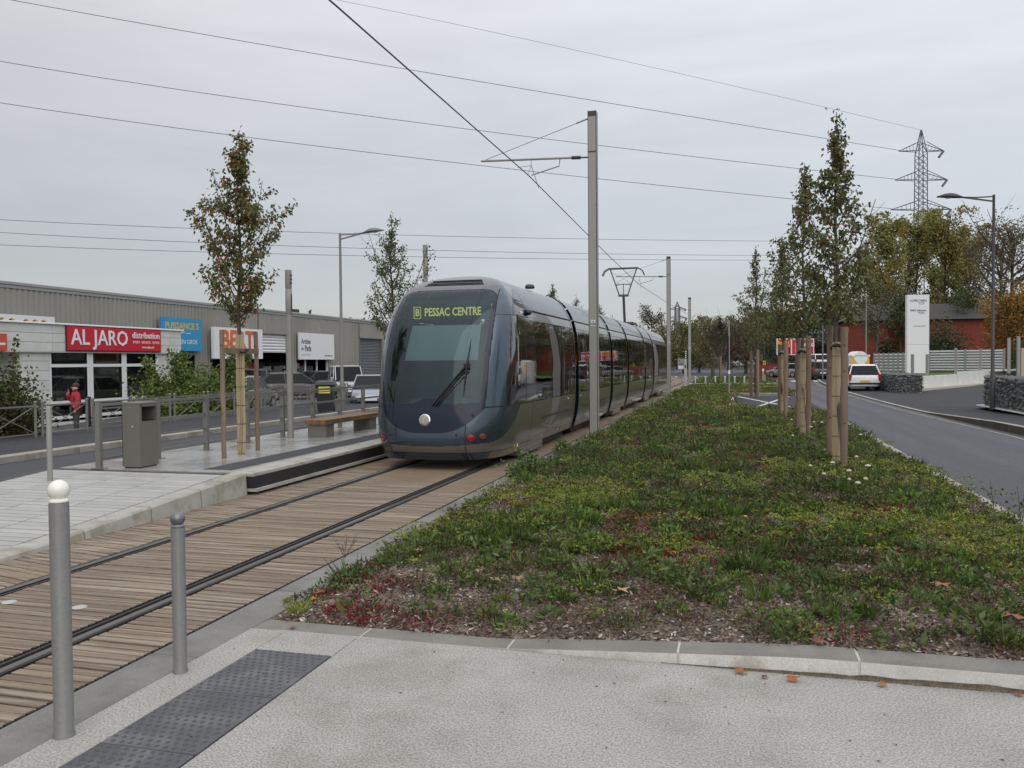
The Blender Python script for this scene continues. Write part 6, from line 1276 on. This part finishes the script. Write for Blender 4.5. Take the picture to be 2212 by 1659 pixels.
# far wood along the horizon
n = 60000; ang = rng.uniform(-.95, 1.0, n); dist = rng.uniform(170, 235, n); hx = np.tan(ang)*0; X = np.sin(ang)*dist; Y = np.cos(ang)*dist
hh = 7.0+3.5*vnoise(ang*60+70, dist*0, 3.1, 9)+2.5*vnoise(ang*60+70, dist*0, 1.1, 10); Z = rng.random(n)**.8*hh*rng.uniform(.7, 1.05, n)
cb = np.array([(0.14, 0.135, 0.085), (0.19, 0.165, 0.10), (0.12, 0.125, 0.075), (0.20, 0.185, 0.09), (0.16, 0.13, 0.10)]); ci = (vnoise(ang*60+70, dist*.1, 1.8, 12)*4.99).astype(int)
leaf_mesh('far_wood', np.stack([X, Y, Z], 1), rv(n), rv(n), .95*rng.uniform(.5, 1.4, n), .7, cb[ci]*rng.uniform(.7, 1.25, (n, 1)), m_leaf, kind='stuff', label='brown and olive wood along the horizon', cat='wood')
b = MB(); vs = []; m_ = 60
for i in range(m_+1): a = -1.0+2.05*i/m_; vs += [(math.sin(a)*240, math.cos(a)*240, -.5), (math.sin(a)*240, math.cos(a)*240, 6.5+2*math.sin(i*1.7))]
b.add(vs, [(2*i, 2*i+2, 2*i+3, 2*i+1) for i in range(m_)]); b.build('hills', M('dark_wood_floor', (.05, .045, .03), .95, var=.3, scale=.2), kind='structure')
q = at(1700, 790, 150); b = MB(); b.box(3, 60, 140, 143, 0, 3.2)

# ================================================================== PLANTS OF THE BED
def scat(n, y0, y1, x0=-3.22, x1=2.9, pw=1.0):
    X = rng.uniform(x0, x1, n); Y = y0+(y1-y0)*rng.random(n)**pw; k = ~inbay(X, Y); return X[k], Y[k]
bz = np.vectorize(bedz)
def chips(n, y0, y1, s, pw=1.0):
    X, Y = scat(n, y0, y1, pw=pw); m = len(X); Z = bz(X, Y)+rng.uniform(0, .012, m); D = rv(m); D[:, 2] *= .35; S = rv(m); S[:, 2] *= .35
    C = hue_mix(m, [(0.25, 0.20, 0.165), (0.15, 0.11, 0.09), (0.44, 0.39, 0.35), (0.06, 0.04, 0.03), (0.27, 0.18, 0.13)], [4, 3.5, 2.8, 3, 2])
    leaf_mesh('bark_mulch', np.stack([X, Y, Z], 1), D, S, s*rng.uniform(.5, 1.6, m), s*.55*rng.uniform(.5, 1.2, m), C, M('bark_chip', (.2, .15, .1), .9, tint=True), kind='stuff', fold=.1, label='greyish bark chips covering the planting bed', cat='mulch')
chips(30000, 5.29, 9.5, .038, 1.35); chips(15000, 9.5, 18, .055, 1.2)
TY_ = {'yellow': ([(0.33, 0.36, 0.055), (0.26, 0.30, 0.05), (0.16, 0.21, 0.04)], [3, 3, 2]), 'green': ([(0.13, 0.215, 0.035), (0.17, 0.25, 0.05), (0.08, 0.135, 0.03)], [3, 2, 3]),
       'dark': ([(0.07, 0.10, 0.028), (0.095, 0.125, 0.035), (0.12, 0.08, 0.045)], [3, 3, 1]), 'brown': ([(0.18, 0.09, 0.055), (0.12, 0.085, 0.05), (0.21, 0.15, 0.08)], [3, 3, 1]), 'red': ([(0.34, 0.03, 0.035), (0.20, 0.025, 0.03), (0.36, 0.09, 0.03), (0.10, 0.03, 0.03)], [3, 3, 1, 3]), 'blue': ([(0.12, 0.18, 0.06), (0.16, 0.20, 0.06)], [1, 1])}
acc = {}
def plant(x, y, ty, kind, r, h, n, s):
    z = bedz(x, y); q = rng.random(n)**.55*r; a = rng.uniform(0, 2*PI, n); hh = (1-(q/r)**2*.75)*h
    if kind == 'blade':
        P = np.stack([x+q*.5*np.cos(a), y+q*.5*np.sin(a), np.full(n, z)], 1); D = np.stack([np.cos(a)*rng.uniform(.1, .9, n), np.sin(a)*rng.uniform(.1, .9, n), rng.uniform(.5, 1.1, n)], 1); Lg = h*rng.uniform(.6, 1.4, n); Wd = np.full(n, s*.16)*rng.uniform(.7, 1.5, n)
    elif kind == 'arch':
        ns = max(n//14, 1); sa = rng.uniform(0, 2*PI, ns); sid = rng.integers(0, ns, n); u = rng.random(n); aa = sa[sid]; P = np.stack([x+r*u*np.cos(aa), y+r*u*np.sin(aa), z+h*np.sin(np.clip(u*2.4, 0, 2.6))*.9+.01], 1)+rng.normal(0, .006, (n, 3)); D = np.stack([np.cos(aa+rng.normal(0, .9, n)), np.sin(aa+rng.normal(0, .9, n)), rng.normal(.25, .4, n)], 1); Lg = s*rng.uniform(.5, 1.1, n); Wd = s*.35*rng.uniform(.7, 1.2, n)
    else:
        P = np.stack([x+q*np.cos(a), y+q*np.sin(a), z+rng.random(n)**.6*hh], 1); D = np.stack([np.cos(a)*.7, np.sin(a)*.7, rng.uniform(-.1, 1.2, n)], 1)+rng.normal(0, .45, (n, 3)); Lg = s*rng.uniform(.6, 1.4, n); Wd = s*.5*rng.uniform(.6, 1.2, n)
    c = np.array(TY_[ty][0])*.86; w = np.array(TY_[ty][1], float); C = c[rng.choice(len(c), n, p=w/w.sum())]*rng.uniform(.65, 1.3, (n, 1))*rng.uniform(.8, 1.2)
    ok = (P[:, 0] > -3.36) & (P[:, 0] < 3.08) & (P[:, 1] > 5.2); acc.setdefault(ty, []).append((P[ok], D[ok], Lg[ok] if hasattr(Lg, '__len__') else Lg, Wd[ok], C[ok]))
def zone(nc, y0, y1, wts, per, sc, hmul=1.0, thr=0.0, pw=1.0):
    X, Y = scat(nc, y0, y1, pw=pw); dn = .6*vnoise(X+9, Y, .9, 21)+.4*vnoise(X, Y, .35, 22)
    for x, y, d in zip(X, Y, dn):
        if d < thr: continue
        g = vnoise(np.array([x+20]), np.array([y+3]), 1.5, 23)[0]; rdn = vnoise(np.array([x+4]), np.array([y*1.0]), 1.1, 25)[0]; w = dict(wts)
        w['yellow'] *= 3.0 if g > .55 else .35; w['dark'] *= 2.2 if g < .42 else 1; w['red'] *= 4.5 if rdn > .66 else .25; w['brown'] *= 2 if rdn > .55 else 1
        ks = list(w); p = np.array([w[k] for k in ks], float); ty = ks[rng.choice(len(ks), p=p/p.sum())]; f = rng.uniform(.55, 1.35)*(1.5 if rng.random() < .07 else 1)
        if ty == 'yellow': plant(x, y, ty, 'arch', .20*sc*f, .10*hmul*f, int(per*1.2), .035*sc)
        elif ty == 'green': k = rng.random(); plant(x, y, ty, 'blade' if k < .35 else 'leaf', .13*sc*f, (.15 if k < .35 else .10)*hmul*f, int(per*(.5 if k < .35 else 1)), .048*sc)
        elif ty == 'blue': plant(x, y, ty, 'leaf', .12*sc*f, .16*hmul*f, int(per*.35), .075*sc)
        elif ty == 'red': plant(x, y, ty, 'leaf', .13*sc*f, .07*hmul*f, int(per*.55), .036*sc)
        elif ty == 'brown': plant(x, y, ty, 'leaf', .14*sc*f, .11*hmul*f, int(per*.7), .03*sc)
        else: plant(x, y, ty, 'leaf', .15*sc*f, .12*hmul*f, per, .038*sc)
W0 = {'yellow': .8, 'green': 2.2, 'dark': 1.6, 'brown': 2.6, 'red': 1.3, 'blue': .5}; W1 = {'yellow': 2.6, 'green': 2.0, 'dark': 1.6, 'brown': 1.5, 'red': .55, 'blue': .15}; W2 = {'yellow': 1.7, 'green': 2.2, 'dark': 2.2, 'brown': 1.6, 'red': .3, 'blue': .1}
zone(640, 5.36, 7.8, W0, 95, .9, .8, .29); zone(760, 7.4, 10.5, W1, 110, 1.15, .9, .22); zone(900, 10.3, 16, W2, 75, 1.35, 1.15, .22); zone(900, 16, 30.2, W2, 55, 1.9, 1.25, .15); zone(750, 30, 60, W2, 40, 2.8, 1.2, .0); zone(220, 64, 84, W2, 34, 4.2, 1.2)
nm_ = {'yellow': ('creeping_groundcover', 'yellow green trailing ground cover in the planting bed', 'ground cover'), 'green': ('grass_and_clover', 'fresh green grass and clover in the planting bed', 'grass'), 'dark': ('dark_groundcover', 'dark green leafy ground cover in the planting bed', 'ground cover'), 'brown': ('withered_groundcover', 'withered brown ground cover in the planting bed', 'ground cover'), 'red': ('red_groundcover', 'red autumn leaved ground cover in the planting bed', 'ground cover'), 'blue': ('weeds', 'grey green broad bladed weeds in the planting bed', 'weeds')}
for ty, L in acc.items():
    P, D, Lg, Wd, C = (np.concatenate([q[i] for q in L]) for i in range(5)); leaf_mesh(nm_[ty][0], P, D, rv(len(P)), Lg, Wd, C, m_leaf, fold=.2, bend=.12, kind='stuff', label=nm_[ty][1], cat=nm_[ty][2])
# white yarrow heads
m_yar = M('yarrow_white', (.46, .43, .35), .8, var=.2, scale=60); first = None
for sx0, sy0 in ((945, 1420), (1190, 1385), (1455, 1320), (1580, 1420), (1370, 1475), (1095, 1510), (1375, 1570), (1555, 1565), (750, 1085), (825, 920), (985, 935), (1070, 940), (950, 990), (735, 910), (1500, 1075), (1470, 1610)):
    q = gz((2900+sx0*.36166)*.54, (1350+sy0*.36166)*.54, .36); zb = bedz(q[0], q[1]); hh = .36-zb
    t = empty('yarrow_flower', (q[0], q[1], zb), label='flat white flower head on a thin stem near the nearest right hand tree', cat='flower', group='white flower heads in the bed'); s = rng.uniform(.022, .045)
    b = MB(); b.tube([(0, 0, 0), (.01, 0, hh*.6), (0, 0, hh)], .004, 4); b.build('stem', M('stem_green', (.07, .09, .03), .7), t); b = MB(); b.lathe([(.004, hh-.02), (s, hh), (s*.8, hh+.012), (s*.4, hh+.02), (0, hh+.022)], 0, 0, 10); b.build('flower_head', m_yar, t)
# fallen leaves
pal_f = [(.38, .13, .04), (.25, .10, .05), (.33, .22, .12), (.12, .05, .03)]
def maple(nm, x, y, z, s, c, label, grp):
    b = MB(); n = 10; pts = []
    for k in range(n): r_ = s*(1 if k % 2 == 0 else .48)*rng.uniform(.8, 1.15); a = 2*PI*k/n; pts.append((r_*math.cos(a), r_*math.sin(a), rng.uniform(0, .35)*s))
    b.add([(0, 0, .004)]+pts, [(0, 1+k, 1+(k+1) % n) for k in range(n)]); o = b.build(nm, M('fallen_leaf_%d' % c, pal_f[c], .8, rnd=.2)); o.location = (x, y, z); o.rotation_euler = (0, 0, rng.uniform(0, 6)); tag(o, label, 'leaf', grp)
FG = 'fallen autumn leaves'
for (px, py, z, s, c) in ((632, 1356, .01, .035, 1), (1545, 1420+8, .01, .03, 0), (1600, 1452, .01, .045, 0), (1712, 1468, .01, .05, 0), (1650, 1462, .01, .03, 3), (1905, 1480, .01, .035, 0), (2200, 1500, .01, .03, 1)): q = gz(px, py, z); maple('fallen_leaf', q[0], q[1], z, s, c, {1: 'dull brown leaf', 0: 'orange curled leaf', 3: 'dark brown leaf'}[c]+' lying on the pale paving by the kerb', FG)
for (px, py, s, c) in ((690, 1270, .05, 0), (672, 1283, .04, 0), (905, 1205, .05, 2), (1075, 1262, .07, 2), (1120, 1262, .08, 2), (1256, 1082, .05, 0), (1340, 1290, .08, 2), (2030, 1300, .09, 1), (1770, 1390, .05, 1), (1810, 1320, .05, 1), (2190, 1370, .08, 1), (1700, 1290, .05, 3), (1250, 1010, .04, 0)): q = gz(px, py, .13); maple('fallen_leaf', q[0], q[1], bedz(q[0], q[1])+.05, s, c, {0: 'orange dry leaf', 1: 'brown dry leaf', 2: 'pale tan dry leaf', 3: 'dark dry leaf'}[c]+(' near the front kerb of the planting bed' if q[1] < 6.6 else ' further back in the planting bed'), FG)
b = MB()
for _ in range(170):
    x, y = rng.uniform(-3.2, 3.5), 1.6+3.45*rng.random(); s = rng.uniform(.004, .013); c, s2 = math.cos(x*50), math.sin(x*50); b.add([(x-s*c, y-s*s2, .003), (x+s*s2*.4, y-s*c*.4, .006), (x+s*c, y+s*s2, .003), (x-s*s2*.4, y+s*c*.4, .007)], [(0, 1, 2, 3)])
b.build('debris', M('debris', (.05, .035, .025), .9), kind='stuff', label='small dark bits of bark scattered on the pale paving', cat='debris')
# twiggy dry stalk, tall round leaved weeds, drain cover, discs
q = gz(745, 1205, .02); t = empty('dry_stalk', tuple(q), label='bare twiggy dry stalk leaning over the concrete strip', cat='plant'); b = MB()
for i in range(7): a = rng.uniform(0, 6); p1 = np.array([math.cos(a)*.12, math.sin(a)*.1, rng.uniform(.12, .3)]); b.tube([(0, 0, 0), tuple(p1*.6), tuple(p1)], .0022, 4); [b.tube([tuple(p1*.6), tuple(p1*.6+rng.normal(0, .04, 3)+np.array([0, 0, .05]))], .0016, 4) for _ in range(3)]
b.build('twigs', M('dry_stem', (.09, .07, .05), .8), t)
for i, (px, py, h, lab) in enumerate(((2142, 1180, .62, 'taller thin weed with round pale leaves against the road'), (2200, 1240, .68, 'round leaved weed cut by the right edge'), (1610, 1180, .3, 'small weed with a yellow flower in the middle of the bed'))):
    q = gz(px, py, .12); t = empty('tall_weed', (q[0], q[1], bedz(q[0], q[1])), label=lab, cat='weed'); b = MB(); b.tube([(0, 0, 0), (.02, 0, h*.5), (-.01, .01, h)], [.005, .004, .002], 5); st2 = [(0, 0, 0)]
    for k in range(5): a = rng.uniform(0, 6); z = h*(.3+.12*k); b.tube([(0, 0, z), (.09*math.cos(a), .09*math.sin(a), z+.09)], .0025, 4)
    b.build('stem', M('stem_green', (.07, .09, .03), .7), t); n = 60; zz = rng.uniform(.15, 1, n)*h; leaf_mesh('leaves', np.stack([rng.normal(0, .05, n), rng.normal(0, .05, n), zz], 1), rv(n), rv(n), .034, .03, hue_mix(n, [(.12, .15, .04), (.09, .12, .04)], [1, 1]), m_leaf, t)
    if i == 2: b = MB(); b.lathe([(.0, h), (.018, h+.004), (0, h+.01)], 0, 0, 8); b.build('flower', m_yel, t)
q = gz(2190, 1222, .12); t = empty('drain_cover', (q[0], q[1], bedz(q[0], q[1])+.045), label='ribbed brown drain cover at the right side of the bed', cat='drain cover'); b = MB(); b.box(-.35, .4, -.22, .22, -.1, 0); b.build('frame', M('rust_brown', (.06, .04, .035), .8, var=.2), t); b = MB()
for i in range(14): b.box(-.33+i*.05, -.30+i*.05, -.2, .2, 0, .012)
b.build('rib', M('rust_brown', (.06, .04, .035), .8, var=.2), t)
for px, py, lab in ((20, 1301, 'pale round disc on the planks, left one'), (172, 1312, 'pale round disc on the planks, right one')): q = gz(px, py, .0); b = MB(); b.lathe([(.055, 0), (.05, .006), (0, .008)], 0, 0, 20); o = b.build('marker_disc', m_conc); o.location = (q[0], q[1], .0); tag(o, lab, 'disc', 'round discs set on the deck')

q = gz(1128, 1030, .05); bush((q[0]+.1, q[1], bedz(q[0]+.15, q[1])), .34, .5, .36, ([(.11, .17, .05), (.15, .21, .06), (.08, .12, .04)], [2, 1, 1]), 1500, .055, 'leafy green weed clump spilling over the strip just in front of the tram', 91, cat='weed', group='weed clumps at the edge of the bed', name='weed_clump', spikes=6)
q = gz(1215, 975, .05); bush((q[0]+.1, q[1], bedz(q[0]+.15, q[1])), .28, .5, .26, ([(.11, .17, .05), (.15, .21, .06)], [2, 1]), 800, .055, 'smaller green weed clump beside the nearest mast foot', 92, cat='weed', group='weed clumps at the edge of the bed', name='weed_clump', spikes=4)
q = gz(735, 1262, .05); bush((q[0]+.08, q[1], bedz(q[0]+.1, q[1])), .22, .26, .13, ([(.10, .17, .06), (.13, .20, .06)], [2, 1]), 900, .032, 'low round clump of green leaves by the corner of the bed', 93, cat='weed', group='weed clumps at the edge of the bed', name='weed_clump')
q = gz(640, 1322, .03); P = np.zeros((60, 3))+np.array([q[0], q[1], .02])+rng.normal(0, .03, (60, 3))*np.array([1, 1, 0]); aa = rng.uniform(0, 6.28, 60)
tag(leaf_mesh('grass_tuft', P, np.stack([np.cos(aa), np.sin(aa), rng.uniform(.3, 1.4, 60)], 1), rv(60), rng.uniform(.08, .15, 60), .008, hue_mix(60, [(.30, .34, .06), (.2, .27, .05)], [1, 1]), m_leaf), 'yellow green grass tuft at the sharp corner of the bed', 'grass tuft')
